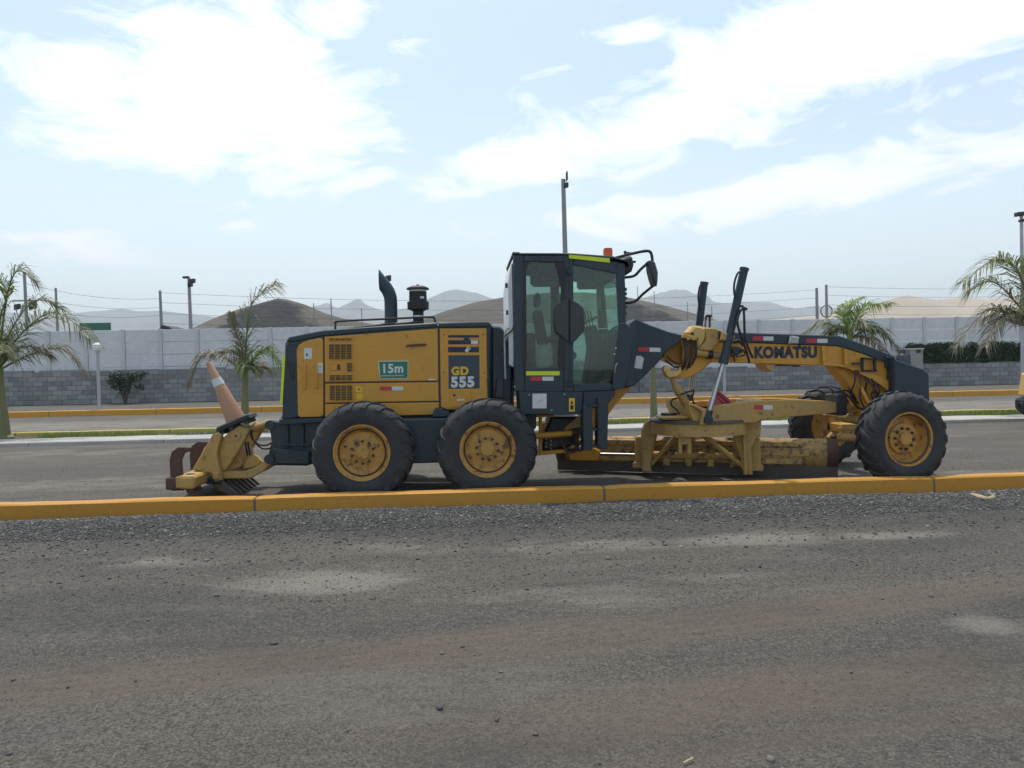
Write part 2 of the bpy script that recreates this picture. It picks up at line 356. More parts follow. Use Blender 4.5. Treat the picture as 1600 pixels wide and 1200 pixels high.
# ================================================================== SETTING
KY0, KY1, KH = 8.62, 8.82, .17                # near kerb
def ground_h(x, y):
    z = (fbm(x * .8, y * .8, 3, 3) - .5) * .045 + (fbm(x * 6, y * 6, 3, 9) - .5) * .018
    d = KY0 - y; heap = np.exp(-((d - .75) / .60) ** 2) * (d > -.02) * (.075 * fbm(x * 1.3, y * 1.7, 3, 5)) - .012 * np.exp(-(d / .15) ** 2)
    fade = np.clip((15 - y) / 5, 0, 1)
    return z * fade + heap
TRACKS = [((700, 1150), (1500, 1035), 12, .055), ((0, 1080), (900, 985), 7, .09), ((820, 1010), (1600, 905), 6, .1), ((1000, 1190), (1620, 1090), 5, .07)]
def track_mask(X, Y):
    mk = np.zeros_like(X); gr = np.zeros_like(X)
    for a, c, nl, sp in TRACKS:
        a3, c3 = G(*a), G(*c); d = np.array([c3.x - a3.x, c3.y - a3.y]); L = np.hypot(*d); d /= L
        u = (X - a3.x) * d[0] + (Y - a3.y) * d[1]; vv = -(X - a3.x) * d[1] + (Y - a3.y) * d[0] + .05 * np.sin(u * .7)
        hw = nl * sp / 2; e = np.clip((u + .8) / 1.2, 0, 1) * np.clip((L + .8 - u) / 1.2, 0, 1)
        inside = np.clip((hw - np.abs(vv)) / .12, 0, 1) * e * (.45 + .75 * fbm(u * 1.1, vv * 4, 2, nl))
        mk = np.maximum(mk, inside); gr = gr + inside * np.cos(vv / sp * 2 * math.pi) * .5
    return np.clip(mk, 0, 1), gr
def axis(segs):
    out = []
    for a, b_, st_ in segs: out.append(np.arange(a, b_, st_))
    return np.concatenate(out + [[segs[-1][1]]])
gx = axis([(-3500, -300, 160), (-300, -40, 10), (-40, -9, 1.0), (-9, 9.5, .045), (9.5, 40, 1.0), (40, 300, 10), (300, 3500, 160)])
gy = axis([(-200, -4, 14), (-4, 2.2, .3), (2.2, 9.2, .035), (9.2, 13, .08), (13, 45, .8), (45, 300, 10), (300, 4400, 160)])
GX, GY = np.meshgrid(gx, gy); tm, tg = track_mask(GX, GY)
GZ = ground_h(GX, GY) + tg * .009
DUST = [(520, 905, 120, 14, 1), (240, 877, 60, 6, .7), (930, 930, 160, 12, .7), (1140, 845, 140, 7, 1), (1400, 838, 90, 6, 1), (1535, 972, 50, 14, .9), (1080, 905, 120, 8, .6), (700, 850, 220, 8, .45), (1020, 852, 200, 12, .6), (300, 760, 90, 5, .5), (150, 1005, 160, 12, .35)]
dz = np.zeros_like(GX)
for x, y, wx, wy, s_ in DUST:
    c0 = G(x, y); sx_ = (G(x + wx, y) - c0).length * 1.25; sy_ = 1.4 * abs(G(x, y - wy).y - G(x, y + wy).y) / 2
    dz = np.maximum(dz, s_ * np.exp(-((GX - c0.x) / sx_) ** 2 - ((GY - c0.y) / sy_) ** 2))
far_road = np.clip((GY - 21) / 1.5, 0, 1) * np.clip((27.5 - GY) / 2, 0, 1); dz = np.maximum(dz, .62 * far_road * (GY > 20))
dz = np.maximum(dz, .45 * np.clip((fbm(GX * .12, GY * .9, 3, 41) - .5) * 5, 0, 1) * (GY > 9.5) * (GY < 17))
cz = np.clip(1.25 - np.abs(KY0 - .6 - GY) / 1.05 + (fbm(GX * .7, GY * 2, 3, 21) - .5) * 1.2, 0, 1) * (GY < KY0 + .1)
cz = np.maximum(cz, .55 * np.clip((fbm(GX * .5, GY * 1.3, 4, 33) - .52) * 5, 0, 1) * (GY < 9))
idx = np.arange(GX.size).reshape(GX.shape)
quads = np.stack([idx[:-1, :-1], idx[:-1, 1:], idx[1:, 1:], idx[1:, :-1]], -1).reshape(-1, 4)
tag(fast_mesh('ground', np.stack([GX, GY, GZ], -1).reshape(-1, 3), quads, 'gravel_ground', attrs={'dust': dz, 'coarse': cz, 'track': tm}, smooth=True),
    'grey gravel and dust yard under everything', 'ground', kind='structure')

# loose stones
def scatter_stones():
    ph = (1 + 5 ** .5) / 2
    ico = np.array([(-1, ph, 0), (1, ph, 0), (-1, -ph, 0), (1, -ph, 0), (0, -1, ph), (0, 1, ph), (0, -1, -ph), (0, 1, -ph), (ph, 0, -1), (ph, 0, 1), (-ph, 0, -1), (-ph, 0, 1)]) / 1.9
    tri = np.array([(0, 11, 5), (0, 5, 1), (0, 1, 7), (0, 7, 10), (0, 10, 11), (1, 5, 9), (5, 11, 4), (11, 10, 2), (10, 7, 6), (7, 1, 8), (3, 9, 4), (3, 4, 2), (3, 2, 6), (3, 6, 8), (3, 8, 9), (4, 9, 5), (2, 4, 11), (6, 2, 10), (8, 6, 7), (9, 8, 1)])
    octa = np.array([(1, 0, 0), (-1, 0, 0), (0, 1, 0), (0, -1, 0), (0, 0, 1), (0, 0, -1)]) * 1.0
    otri = np.array([(0, 2, 4), (2, 1, 4), (1, 3, 4), (3, 0, 4), (2, 0, 5), (1, 2, 5), (3, 1, 5), (0, 3, 5)])
    def build(groups, base, tris, name, label):
        xs, ys, rs = [], [], []
        for n, x0, x1, yf, lo, hi in groups:
            xs.append(RNG.uniform(x0, x1, n)); ys.append(yf(n)); rs.append(lo + (hi - lo) * RNG.random(n) ** 2.2)
        x, y, r = map(np.concatenate, (xs, ys, rs)); keep = (x > -.66 * y - .4) & (x < .80 * y + .4); x, y, r = x[keep], y[keep], r[keep]; n = len(x); k = len(base)
        V = base[None] * (1 + RNG.uniform(-.30, .30, (n, k, 1))) * RNG.uniform(.6, 1.25, (n, 1, 3)) * np.array([1.15, 1.15, .75])
        a = RNG.uniform(0, 6.28, n); ca, sa = np.cos(a)[:, None], np.sin(a)[:, None]
        X = V[..., 0] * ca - V[..., 1] * sa; Y = V[..., 0] * sa + V[..., 1] * ca
        W = np.stack([X, Y, V[..., 2]], -1) * r[:, None, None] + np.stack([x, y, ground_h(x, y) + r * .25], -1)[:, None, :]
        tag(fast_mesh(name, W.reshape(-1, 3), (tris[None] + (np.arange(n) * k)[:, None, None]).reshape(-1, 3), 'stones'), label, 'gravel', kind='stuff')
    band = lambda n: KY0 - .02 - np.where(RNG.random(n) < .55, RNG.uniform(0, 1.2, n), np.abs(RNG.normal(0, .8, n)))
    build([(38000, -6.5, 8, band, .006, .017), (4000, -6.5, 8, lambda n: RNG.uniform(5.2, KY0, n), .004, .012), (110, -4.5, 6, lambda n: RNG.uniform(2.8, 8, n), .010, .019), (4000, -7, 9, lambda n: RNG.uniform(KY1, 17, n), .004, .010)], ico, tri, 'loose_gravel', 'loose dark gravel banked along the near kerb')
    build([(40000, -6.5, 8, band, .003, .009), (30000, -5.5, 7, lambda n: RNG.uniform(5.0, 8.4, n), .002, .006), (44000, -3.6, 4.6, lambda n: 2.6 + 3.2 * RNG.random(n) ** .85, .0012, .0042)], octa, otri, 'fine_gravel', 'fine grit strewn over the yard in front of the kerb')
scatter_stones()

# near kerb: painted concrete blocks with mortar joints
def kerb_run(name, joints, y0, y1, z0, hgt, mat, label, gap=.028, rnd=.015):
    root = thing(name, (joints[0], y0, 0), label, 'kerb', kind='structure')
    for i in range(len(joints) - 1):
        a, c = joints[i] + gap / 2, joints[i + 1] - gap / 2; n = max(2, int((c - a) / .25)); rings = []
        for k in range(n + 1):
            x = a + (c - a) * k / n; e = .008 if k in (0, n) else 0; wv = .004 * math.sin(x * 3.1) + random.uniform(-.002, .002)
            rings.append([(x, y0 + e, z0), (x, y0 + .012 + e + wv, hgt - rnd - e), (x, y0 + .018 + rnd + wv, hgt - e + wv), (x, y1 - rnd, hgt - e + wv), (x, y1, hgt - rnd - e), (x, y1, z0)])
        B().loft(rings).build('kerb_block', mat, root)
        if i: B().box(joints[i] - gap * .7, joints[i] + gap * .7, y0 + .02, y1 - .012, z0, hgt - .022, 0).build('mortar_joint', 'mortar', root)
    return root
jx = [P(x, 780, KY0).x for x in (397, 945, 1461)]
kerb_run('kerb', [jx[0] - 8, jx[0] - 4, jx[0], jx[1], jx[2], jx[2] + 4, jx[2] + 8], KY0, KY1, -.1, KH, 'kerb_paint', 'low yellow painted kerb running right in front of the grader')
kerb_run('kerb', [-48 + 4 * i for i in range(27)], 29.3, 29.5, -.1, .22, 'kerb_far_paint', 'far orange yellow kerb across the yard before the block wall')
kerb_run('kerb', [-40 + 4 * i for i in range(22)], 20.35, 20.5, -.1, .10, 'kerb_lime', 'thin faded yellow kerb behind the grass strip with the palms')
kerb_run('path_edge', [-40 + 3 * i for i in range(29)], 17.45, 18.55, -.1, .09, 'concrete', 'pale concrete edging strip in front of the grass', gap=.02)
def grass_strip():
    n = 26000; x = RNG.uniform(-22, 30, n); y = RNG.uniform(18.6, 20.32, n)
    keep = fbm(x * .5, y * .8, 3, 4) > .38; x, y = x[keep], y[keep]; n = len(x)
    h = RNG.uniform(.05, .14, n); a = RNG.uniform(0, 6.28, n); wd = .012
    bx, by = np.cos(a) * wd, np.sin(a) * wd; lx, ly = RNG.normal(0, .04, n), RNG.normal(0, .04, n)
    V = np.stack([np.stack([x - bx, y - by, 0 * x], -1), np.stack([x + bx, y + by, 0 * x], -1), np.stack([x + lx, y + ly, h], -1)], 1)
    tag(fast_mesh('grass', V.reshape(-1, 3), np.arange(n * 3).reshape(-1, 3), 'grass'), 'narrow strip of short green grass at the palm feet', 'grass', kind='stuff')
grass_strip()

# hills and mountains
def ridge(name, line, Y, depth, mat, label, nx=150, ny=26, rough=.12, seed=0, rock=None, fq=.03, foot=0.0):
    pts = [P(x, y, Y) for x, y in line]; xs = np.linspace(pts[0].x, pts[-1].x, nx); hz = np.interp(xs, [p.x for p in pts], [p.z for p in pts])
    hz = np.maximum(hz, foot)
    v = np.linspace(-1, .6, ny); X, V = np.meshgrid(xs, v); Hh = np.tile(hz, (ny, 1)); YY = Y + V * depth
    prof = np.where(V < 0, (1 - np.abs(V)) ** 1.15, 1 - (V / .6) ** 2)
    nz = (fbm(X * fq, YY * fq * .7, 4, seed) - .5)
    Z = Hh * prof * (1 + rough * 2 * nz * np.clip(np.abs(V) * 4, 0, 1)) - 1.5 * (1 - prof)
    rk = rock(X, Z, Hh) if rock else np.zeros_like(X)
    ii = np.arange(X.size).reshape(X.shape); q = np.stack([ii[:-1, :-1], ii[:-1, 1:], ii[1:, 1:], ii[1:, :-1]], -1).reshape(-1, 4)
    return tag(fast_mesh(name, np.stack([X, YY, Z], -1).reshape(-1, 3), q, mat, attrs={'rock': rk}, smooth=True), label, 'hill' if 'hill' in name or 'dune' in name else 'mountain', kind='structure')
rockL = lambda X, Z, H: np.clip(1.62 - (Z / np.maximum(H, 1)) * 1.15, 0, 1) * np.exp(-((X - P(445, 490, 150).x) / 13) ** 2)
rockR = lambda X, Z, H: np.clip(1.50 - (Z / np.maximum(H, 1)) * 1.2, 0, 1) * np.exp(-((X - P(1000, 490, 180).x) / 14) ** 2)
ridge('hill', [(250, 525), (290, 516), (330, 497), (370, 482), (410, 471), (432, 465), (447, 467), (475, 475), (505, 488), (535, 497), (565, 503), (620, 512), (700, 522)], 150, 42, 'hill_soil', 'brown earth mound with a dark patch behind the white wall, left of the cab', rough=.05, seed=2, rock=rockL, fq=.06)
ridge('hill', [(600, 522), (640, 506), (690, 487), (740, 472), (790, 463), (860, 456), (920, 456), (980, 463), (1030, 474), (1090, 490), (1137, 504), (1180, 516), (1220, 524)], 180, 50, 'hill_soil', 'wide brown earth mound showing behind the cab', rough=.05, seed=5, rock=rockR, fq=.05)
ridge('mountain_range', [(-700, 470), (-350, 492), (-100, 478), (60, 492), (120, 489), (165, 485), (190, 482), (215, 486), (250, 485), (300, 491), (350, 496), (430, 490), (480, 481), (505, 476), (525, 483), (540, 476), (556, 468), (577, 478), (600, 486), (640, 481), (670, 466), (695, 455), (712, 452), (728, 456), (745, 457), (768, 466), (800, 478), (880, 482), (985, 470), (1020, 461), (1058, 452), (1080, 458), (1108, 470), (1135, 474), (1160, 471), (1205, 472), (1240, 484), (1275, 478), (1300, 480), (1340, 487), (1420, 490), (1600, 480), (2000, 488), (2500, 470)],
      3400, 850, 'mountain_rock', 'hazy blue grey desert mountains along the horizon', nx=520, ny=60, rough=.42, seed=8, fq=.008)
ridge('dune_hill', [(1130, 505), (1200, 500), (1260, 494), (1330, 486), (1365, 478), (1390, 468), (1420, 460), (1445, 464), (1470, 468), (1500, 464), (1545, 466), (1600, 462), (1750, 470), (2100, 455), (2600, 490)], 950, 290, 'dune_sand', 'pale sandy dune hill beyond the wall at the right', nx=200, rough=.10, seed=12, fq=.012)

# ------------------------------------------------------------------ boundary walls
WY = 41.2
def white_wall():
    root = thing('precast_wall', (0, WY, 0), 'long white precast panel wall across the back of the yard', 'wall')
    bay, x = 1.95, -36.0; zt = 3.95; rows = [(1.25, 1.92), (1.935, 2.59), (2.605, 3.26), (3.275, zt - .01)]
    pm = {}
    while x < 44:
        zz = zt + .06 * math.sin(x * .11)
        B().box(x - .09, x + .09, WY - .10, WY + .08, 0, zt + .02, .01).build('post', 'white_post', root)
        for k, (a, c) in enumerate(rows):
            if k not in pm: pm[k] = B().box(.10, bay - .10, -.03, .03, a, c, .012).build('panel', 'white_wall', root); o = pm[k]
            else: o = bpy.data.objects.new('panel', pm[k].data); link(o, root)
            o.location = (x, WY + random.uniform(-.012, .012), 0)
        x += bay
white_wall()
def block_wall(x0, x1, nrow, bw, bh, Yf, label, n_single):
    root = thing('block_wall', (x0, Yf, 0), label, 'wall')
    top = nrow * bh; B().box(x0, x1, Yf + .02, Yf + .16, 0, top - .01, 0).build('mortar_bed', 'mortar', root)
    cand = []
    for r_ in range(nrow):
        x = x0 + (bw / 2 if r_ % 2 else 0)
        while x + bw <= x1 + .01: cand.append((x, r_)); x += bw
    base = B().box(.008, bw - .008, 0, .14, .008, bh - .008, .008)
    cx = n_single; cand.sort(key=lambda q: abs(q[0] - cx[0])); proto = None; rest = B()
    for i, (x, r_) in enumerate(cand):
        dy = random.uniform(-.008, .008)
        if i < cx[1]:
            if proto is None: o = proto = B().add(base.v, base.f).build('block', 'grey_block', root)
            else: o = bpy.data.objects.new('block', proto.data); link(o, root)
            o.location = (x, Yf + dy, r_ * bh)
        else: rest.add([(a + x, b_ + Yf + dy, c + r_ * bh) for a, b_, c in base.v], base.f)
    rest.build('far_blocks', 'grey_block', root, smooth=False, kind='stuff')
    if random.random() < 2:
        x = x0
        while x < x1 - .5:
            wd = random.uniform(1.0, 2.4); B().box(x, min(x + wd, x1), Yf - .02, Yf + .18, top, top + random.choice((.03, .05, .09)), .01).build('coping', 'grey_block', root); x += wd + random.uniform(.02, .6)
block_wall(-36, 9.6, 7, .5, .25, 40.75, 'grey concrete block wall left of the cab, below the white wall', (-13, 150))
block_wall(9.63, 44, 5, .5, .25, 40.75, 'lower grey concrete block wall behind the front frame and right edge', (17, 150))

# foliage helpers
def leaves_mesh(name, centres, n_each, spread, size, mat, parent, flat=.7):
    c = np.repeat(np.array(centres), n_each, 0); n = len(c); d = RNG.normal(0, 1, (n, 3)); d /= np.linalg.norm(d, axis=1)[:, None]
    p = c + d * (RNG.random((n, 1)) ** .45) * np.array(spread); s_ = RNG.uniform(.6, 1.3, (n, 1)) * size
    a = RNG.normal(0, 1, (n, 3)); a /= np.linalg.norm(a, axis=1)[:, None]; b_ = np.cross(a, RNG.normal(0, 1, (n, 3))); b_ /= np.linalg.norm(b_, axis=1)[:, None]
    V = np.stack([p - a * s_, p + b_ * s_ * .45, p + a * s_, p - b_ * s_ * .45], 1)
    return fast_mesh(name, V.reshape(-1, 3), np.arange(n * 4).reshape(-1, 4), mat, parent)
def hedge(x0, x1, Y, z0, z1, label, step=.36):
    root = thing('hedge', ((x0 + x1) / 2, Y, 0), label, 'hedge'); cs = []; x = x0
    while x < x1:
        top = z1 + random.uniform(-.22, .16)
        z = z0
        while z < top: cs.append((x + random.uniform(-.15, .15), Y + random.uniform(-.08, .08), z)); z += .28
        x += step
    leaves_mesh('foliage', cs, 230, (.42, .17, .30), .085, 'hedge_leaf', root)
    x = x0 + .3
    while x < x1: B().tube([(x, Y, 0), (x + random.uniform(-.1, .1), Y, (z0 + z1) / 2), (x + random.uniform(-.3, .3), Y, z1 - .1)], [.03, .02, .008], 5).build('stem', 'bark', root); x += 1.1
    return root
HY = 41.02
hedge(P(1418, 560, HY).x, P(1640, 560, HY).x, HY, 1.35, P(1500, 542, HY).z, 'dark green hedge above the block wall at the right')
hedge(P(1222, 578, HY).x, P(1268, 578, HY).x, HY, P(1240, 578, HY).z, P(1240, 570, HY).z + .3, 'dark green bush seen below the grader front beam')
def shrub(x, y_, Y, label):
    b0 = P(x, y_, Y); root = thing('shrub', (b0.x, Y, 0), label, 'shrub'); cs = []
    for _ in range(26): cs.append((b0.x + random.uniform(-.6, .6), Y + random.uniform(-.4, .4), 1.15 + random.uniform(-.3, .35) + 0))
    cs += [(b0.x + .75, Y, 1.5), (b0.x + .95, Y, 1.55), (b0.x - .05, Y, .65)]
    leaves_mesh('crown', cs, 70, (.30, .28, .22), .07, 'shrub_leaf', root)
    tb = B()
    for dx, tz in ((0, 1.1), (-.4, 1.2), (.45, 1.35)): tb.tube([(b0.x, Y, 0), (b0.x + dx * .3, Y, .5), (b0.x + dx, Y, tz)], [.07, .05, .02], 6)
    tb.build('trunk', 'bark', root)
shrub(195, 605, 39.6, 'small dark round-topped bush standing against the block wall')

# palms
def frond(path, parent, mat, wide, n=60, seed=0, sag=.55):
    rr = random.Random(seed); pts = smooth_path(path, 7); L = len(pts)
    B().tube(pts, [.028 * (1 - .85 * i / (L - 1)) for i in range(L)], 5).build('rachis', 'palm_fresh' if mat != 'palm_dry' else 'palm_dry', parent) if False else None
    V, Fq = [], []
    def quad(a, b_, c, d): o = len(V); V.extend([a, b_, c, d]); Fq.append((o, o + 1, o + 2, o + 3))
    for i in range(L - 1):                                   # midrib
        w0, w1 = .03 * (1 - .9 * i / L), .03 * (1 - .9 * (i + 1) / L); d = (pts[i + 1] - pts[i]).normalized()
        sd_ = d.cross(Vector((0, 0, 1)));  sd_ = sd_.normalized() if sd_.length > .05 else Vector((1, 0, 0)); up = sd_.cross(d)
        for s_ in (sd_, up): quad(pts[i] - s_ * w0, pts[i] + s_ * w0, pts[i + 1] + s_ * w1, pts[i + 1] - s_ * w1)
    for k in range(n):
        u = .16 + .84 * k / (n - 1); fi = u * (L - 1); i = min(int(fi), L - 2); p = pts[i].lerp(pts[i + 1], fi - i); d = (pts[i + 1] - pts[i]).normalized()
        sd_ = d.cross(Vector((0, 0, 1))); sd_ = sd_.normalized() if sd_.length > .05 else Vector((1, 0, 0)); up = sd_.cross(d)
        ln = wide * 1.25 * (math.sin(math.pi * min(1, .18 + .74 * u)) ** .6) * rr.uniform(.75, 1.15)
        for s_ in (-1, 1):
            q = (sd_ * s_ * rr.uniform(.75, 1.0) + d * (.55 + .65 * u) + up * rr.uniform(-.25, .5)).normalized()
            a1 = p + q * ln * .5; tip = p + q * ln + Vector((0, 0, -sag * ln * rr.uniform(.5, 1.2)))
            t_ = q.cross(up).normalized() * .0145 + up * rr.uniform(-.007, .007)
            quad(p - t_ * .5, p + t_ * .5, a1 + t_, a1 - t_); quad(a1 - t_, a1 + t_, tip + t_ * .12, tip - t_ * .12)
    return fast_mesh('frond', np.array([tuple(v) for v in V]), np.array(Fq), mat, parent)
def palm(base_px, Y, crown_px, fronds, label, r0=.13, seed=0, extra=5, flen=1.5):
    b0 = P(base_px[0], base_px[1], Y); c0 = P(crown_px[0], crown_px[1], Y)
    root = thing('palm_tree', (b0.x, Y, 0), label, 'palm tree', 'palms planted along the grass strip'); rr = random.Random(seed)
    H = c0.z; n = 26; pts = [Vector((b0.x, Y, -.02)).lerp(Vector((c0.x, Y, H)), i / n) for i in range(n + 1)]
    B().tube(pts, [r0 * (1.25 - .55 * min(1, i / n * 1.2) + (.06 if i % 2 else 0)) * (1.35 if i < 2 else 1) for i in range(n + 1)], 10).build('trunk', 'trunk', root)
    B().tube([c0 - Vector((0, 0, .25)), c0 + Vector((0, 0, .1)), c0 + Vector((0, 0, .5))], [r0 * .62, r0 * .75, r0 * .2], 8).build('crownshaft', 'palm_fresh', root)
    for j, (pp, mat, wide, dy) in enumerate(fronds):
        k = len(pp) - 1; frond([c0 + Vector((0, 0, .1))] + [P(x, y, Y + dy * (i + 1) / (k + 1)) for i, (x, y) in enumerate(pp)], root, mat, wide, seed=seed * 10 + j)
    for j in range(extra):
        a = rr.choice((-1, 1)) * rr.uniform(.55, 1.2) + (0 if j % 2 else math.pi); a += math.pi / 2 * 0
        d = Vector((math.sin(a) * .6, math.cos(a), 0)); q = c0 + Vector((0, 0, .15)); ln = flen * rr.uniform(.8, 1.1); e = rr.uniform(.4, .9)
        frond([q, q + d * ln * .5 + Vector((0, 0, ln * e * .6)), q + d * ln + Vector((0, 0, ln * e * .35))], root, rr.choice(('palm_green', 'palm_dry', 'palm_green')), .42, seed=seed * 50 + j)
PY = 19.6
palm((5, 684), PY, (-2, 585), [([(30, 525), (85, 488), (142, 528)], 'palm_green', .62, -.6), ([(45, 555), (95, 545), (130, 580)], 'palm_dry', .55, .6), ([(8, 480), (25, 425), (52, 437)], 'palm_green', .62, .3),
     ([(-20, 500), (-60, 440), (-110, 470)], 'palm_green', .6, 0), ([(-40, 550), (-90, 530), (-140, 570)], 'palm_dry', .6, .4), ([(0, 500), (10, 455), (-20, 410)], 'palm_fresh', .5, .3), ([(18, 515), (55, 470), (95, 480)], 'palm_green', .55, 1.2)],
     'broad green palm cut off by the left edge', r0=.15, seed=1, extra=4, flen=1.7)
palm((383, 690), PY, (383, 592), [([(385, 530), (394, 474), (428, 446)], 'palm_green', .80, .2), ([(378, 545), (366, 515), (362, 490)], 'palm_dry', .35, .3), ([(352, 560), (318, 556), (296, 598)], 'palm_dry', .48, -.3), ([(400, 556), (422, 548), (446, 585)], 'palm_fresh', .45, -.2), ([(372, 555), (352, 548), (335, 556)], 'palm_dry', .35, .5)],
     'slim palm rising behind the leaning traffic cone', r0=.10, seed=2, extra=2, flen=.9)
palm((1022, 668), PY, (1020, 560), [([(1000, 530), (985, 512), (970, 505)], 'palm_fresh', .4, .3), ([(1035, 545), (1045, 540), (1050, 552)], 'palm_green', .3, .3), ([(985, 545), (955, 535), (935, 560)], 'palm_fresh', .4, .2)],
     'thin-trunked palm half hidden behind the grader neck', r0=.085, seed=3, extra=2, flen=.5)
palm((1330, 665), PY, (1328, 535), [([(1336, 500), (1352, 478), (1388, 475)], 'palm_fresh', .5, .2), ([(1315, 515), (1285, 506), (1252, 524)], 'palm_green', .42, .4), ([(1350, 518), (1375, 518), (1402, 545)], 'palm_green', .45, -.3), ([(1318, 495), (1325, 478), (1345, 466)], 'palm_fresh', .42, .5), ([(1345, 525), (1360, 530), (1380, 548)], 'palm_dry', .4, .4)],
     'palm with bright fronds standing above the grader front beam', r0=.11, seed=4, extra=2, flen=.8)
palm((1632, 655), PY, (1618, 520), [([(1598, 440), (1560, 405), (1506, 440)], 'palm_green', .68, -.3), ([(1590, 500), (1545, 483), (1494, 540)], 'palm_dry', .62, .2), ([(1585, 470), (1550, 440), (1515, 455)], 'palm_green', .6, .5), ([(1610, 430), (1620, 400), (1650, 390)], 'palm_fresh', .6, .2), ([(1660, 480), (1710, 470), (1760, 530)], 'palm_green', .6, 0), ([(1588, 505), (1560, 500), (1540, 540)], 'palm_dry', .5, -.5), ([(1600, 450), (1585, 415), (1555, 408)], 'palm_fresh', .55, .4)],
     'large palm with drooping fronds cut off by the right edge', r0=.15, seed=5, extra=4, flen=1.6)

# ------------------------------------------------------------------ lamps, poles, wires
def globe_lamp(x, ybase, ytop, Y, label):
    b0 = G(x, ybase); Y = Y or b0.y; top = P(x, ytop, Y); root = thing('lamp_post', (top.x, Y, 0), label, 'lamp', 'globe lamps by the far kerb'); X = top.x; H = top.z
    B().lathe([(.0, 0), (.13, 0), (.13, .04), (.075, .07), (.062, .3), (.058, H - .42), (.09, H - .40), (.09, H - .34), (.0, H - .34)], (X, Y, 0), n=14).build('post', 'grey_metal', root)
    B().lathe([(.0, -.15), (.08, -.14), (.14, -.08), (.165, 0), (.15, .07), (.10, .13), (.04, .155), (0, .16)], (X, Y, H - .2), n=18).build('globe', 'lamp_globe', root)
    B().lathe([(.0, .17), (.06, .165), (.17, .08), (.175, .06), (.165, .06)], (X, Y, H - .2), n=18).build('cap', 'white_plastic', root)
globe_lamp(152, 648, 534, 30.2, 'white globe lamp post in front of the block wall at left')
globe_lamp(1131, 632, 520, 30.2, 'slim white lamp post behind the blade lift cylinder')
def pole(x, ytop, Y, r, label, name='utility_pole', mat='pole', arms=(), heads=(), ring=None, grp=None):
    t0 = P(x, ytop, Y); root = thing(name, (t0.x, Y, 0), label, 'pole' if 'pole' in name else 'light', grp)
    B().tube([(t0.x + .01 * t0.z, Y, -.1), (t0.x, Y, t0.z)], [r * 1.25, r * .85], 10).build('shaft', mat, root)
    for z, hw in arms: B().box(t0.x - hw, t0.x + hw, Y - .06, Y + .06, t0.z - z - .06, t0.z - z + .06, .01).build('crossarm', 'pole', root)
    for dx, dz, sw, sh in heads: B().prism([(t0.x + dx - sw / 2, t0.z + dz - sh / 2), (t0.x + dx + sw / 2, t0.z + dz - sh * .3), (t0.x + dx + sw / 2, t0.z + dz + sh / 2), (t0.x + dx - sw / 2, t0.z + dz + sh * .35)], Y - .22, Y + .1, .02).build('lamp_head', 'black', root)
    if ring: 
        c0 = Vector((t0.x + ring[0], Y - .2, t0.z - ring[1])); B().tube([c0 + Vector((math.cos(a / 16 * 6.283), 0, math.sin(a / 16 * 6.283))) * ring[2] for a in range(17)], .06, 6).build('cable_coil', 'black', root)
    return t0
UP = 'utility poles behind the white wall'
pA = pole(38, 425, 62, .13, 'utility pole with crossarm and hardware beside the left palm', arms=((2.3, 1.0), (2.75, .8)), heads=((.6, -2.7, .5, .7), (-.6, -2.8, .4, .5)), grp=UP)
pB = pole(87, 450, 70, .12, 'bare utility pole above the left palm fronds', grp=UP)
pC = pole(250, 454, 70, .14, 'bare utility pole left of the floodlight mast', grp=UP)
B().box(pC.x - .45, pC.x + .05, 69.6, 69.9, 0, 4.9, .02).build('cabinet', 'pole', None); tag(bpy.data.objects['cabinet'], 'grey pillar box top at the foot of a utility pole', 'cabinet')
pole(295, 434, 48, .11, 'floodlight mast with two lamp heads left of the brown mound', 'floodlight_pole', heads=((-.15, .02, .34, .14), (.22, -.22, .34, .3), (.1, -.45, .25, .3)))
pole(607, 433, 48, .09, 'floodlight mast almost hidden behind the exhaust stack', 'floodlight_pole', heads=((0, -.1, .34, .45),))
pole(880, 280, 46, .16, 'tall concrete pole with camera rising behind the cab', 'camera_pole', heads=((.16, -.4, .28, .35), (.22, .15, .1, .7)))
pole(1596, 335, 34, .085, 'tall light pole with floodlight at the right edge', 'floodlight_pole', 'grey_metal', heads=((-.1, .0, .42, .22), (.1, -.3, .4, .12)))
pD = pole(1276, 450, 80, .17, 'utility pole with a round cable coil behind the front beam', ring=(1.0, 2.6, .65), grp=UP)
pE = pole(1291, 445, 76, .15, 'bare utility pole beside the one with the coil', grp=UP)
for x, yt, Yd, lb in ((490, 474, 130, 'right of the brown mound'), (517, 466, 120, 'nearer the peaks right of the mound'), (565, 482, 140, 'left of the exhaust stack'), (430, 0, 0, ''), (996, 447, 175, 'between cab and mirror arm'), (1022, 455, 170, 'right of the mirror bracket'), (1074, 472, 165, 'between the mirror and the lift cylinders'), (1112, 478, 160, 'between the two lift cylinders')):
    if yt: pole(x, yt, Yd, .10, 'thin far-off power pole ' + lb, 'power_pole', grp='thin power poles on the mounds')
def wire(a, c, sag, label):
    a, c = Vector(a), Vector(c); pts = [a.lerp(c, i / 24) - Vector((0, 0, sag * 4 * (i / 24) * (1 - i / 24))) for i in range(25)]
    tag(B().tube(pts, .016, 4).build('power_line', 'black'), label, 'wire', 'power lines above the back wall')
wl = [(0, 'topmost'), (.9, 'second highest'), (1.9, 'third'), (2.8, 'lowest')]
for dz, nm in wl[1:]:
    wire((pA.x, 62, pA.z - dz), (pC.x, 70, pC.z - dz * .8), .5, f'{nm} power line between the left palm and the floodlight mast')
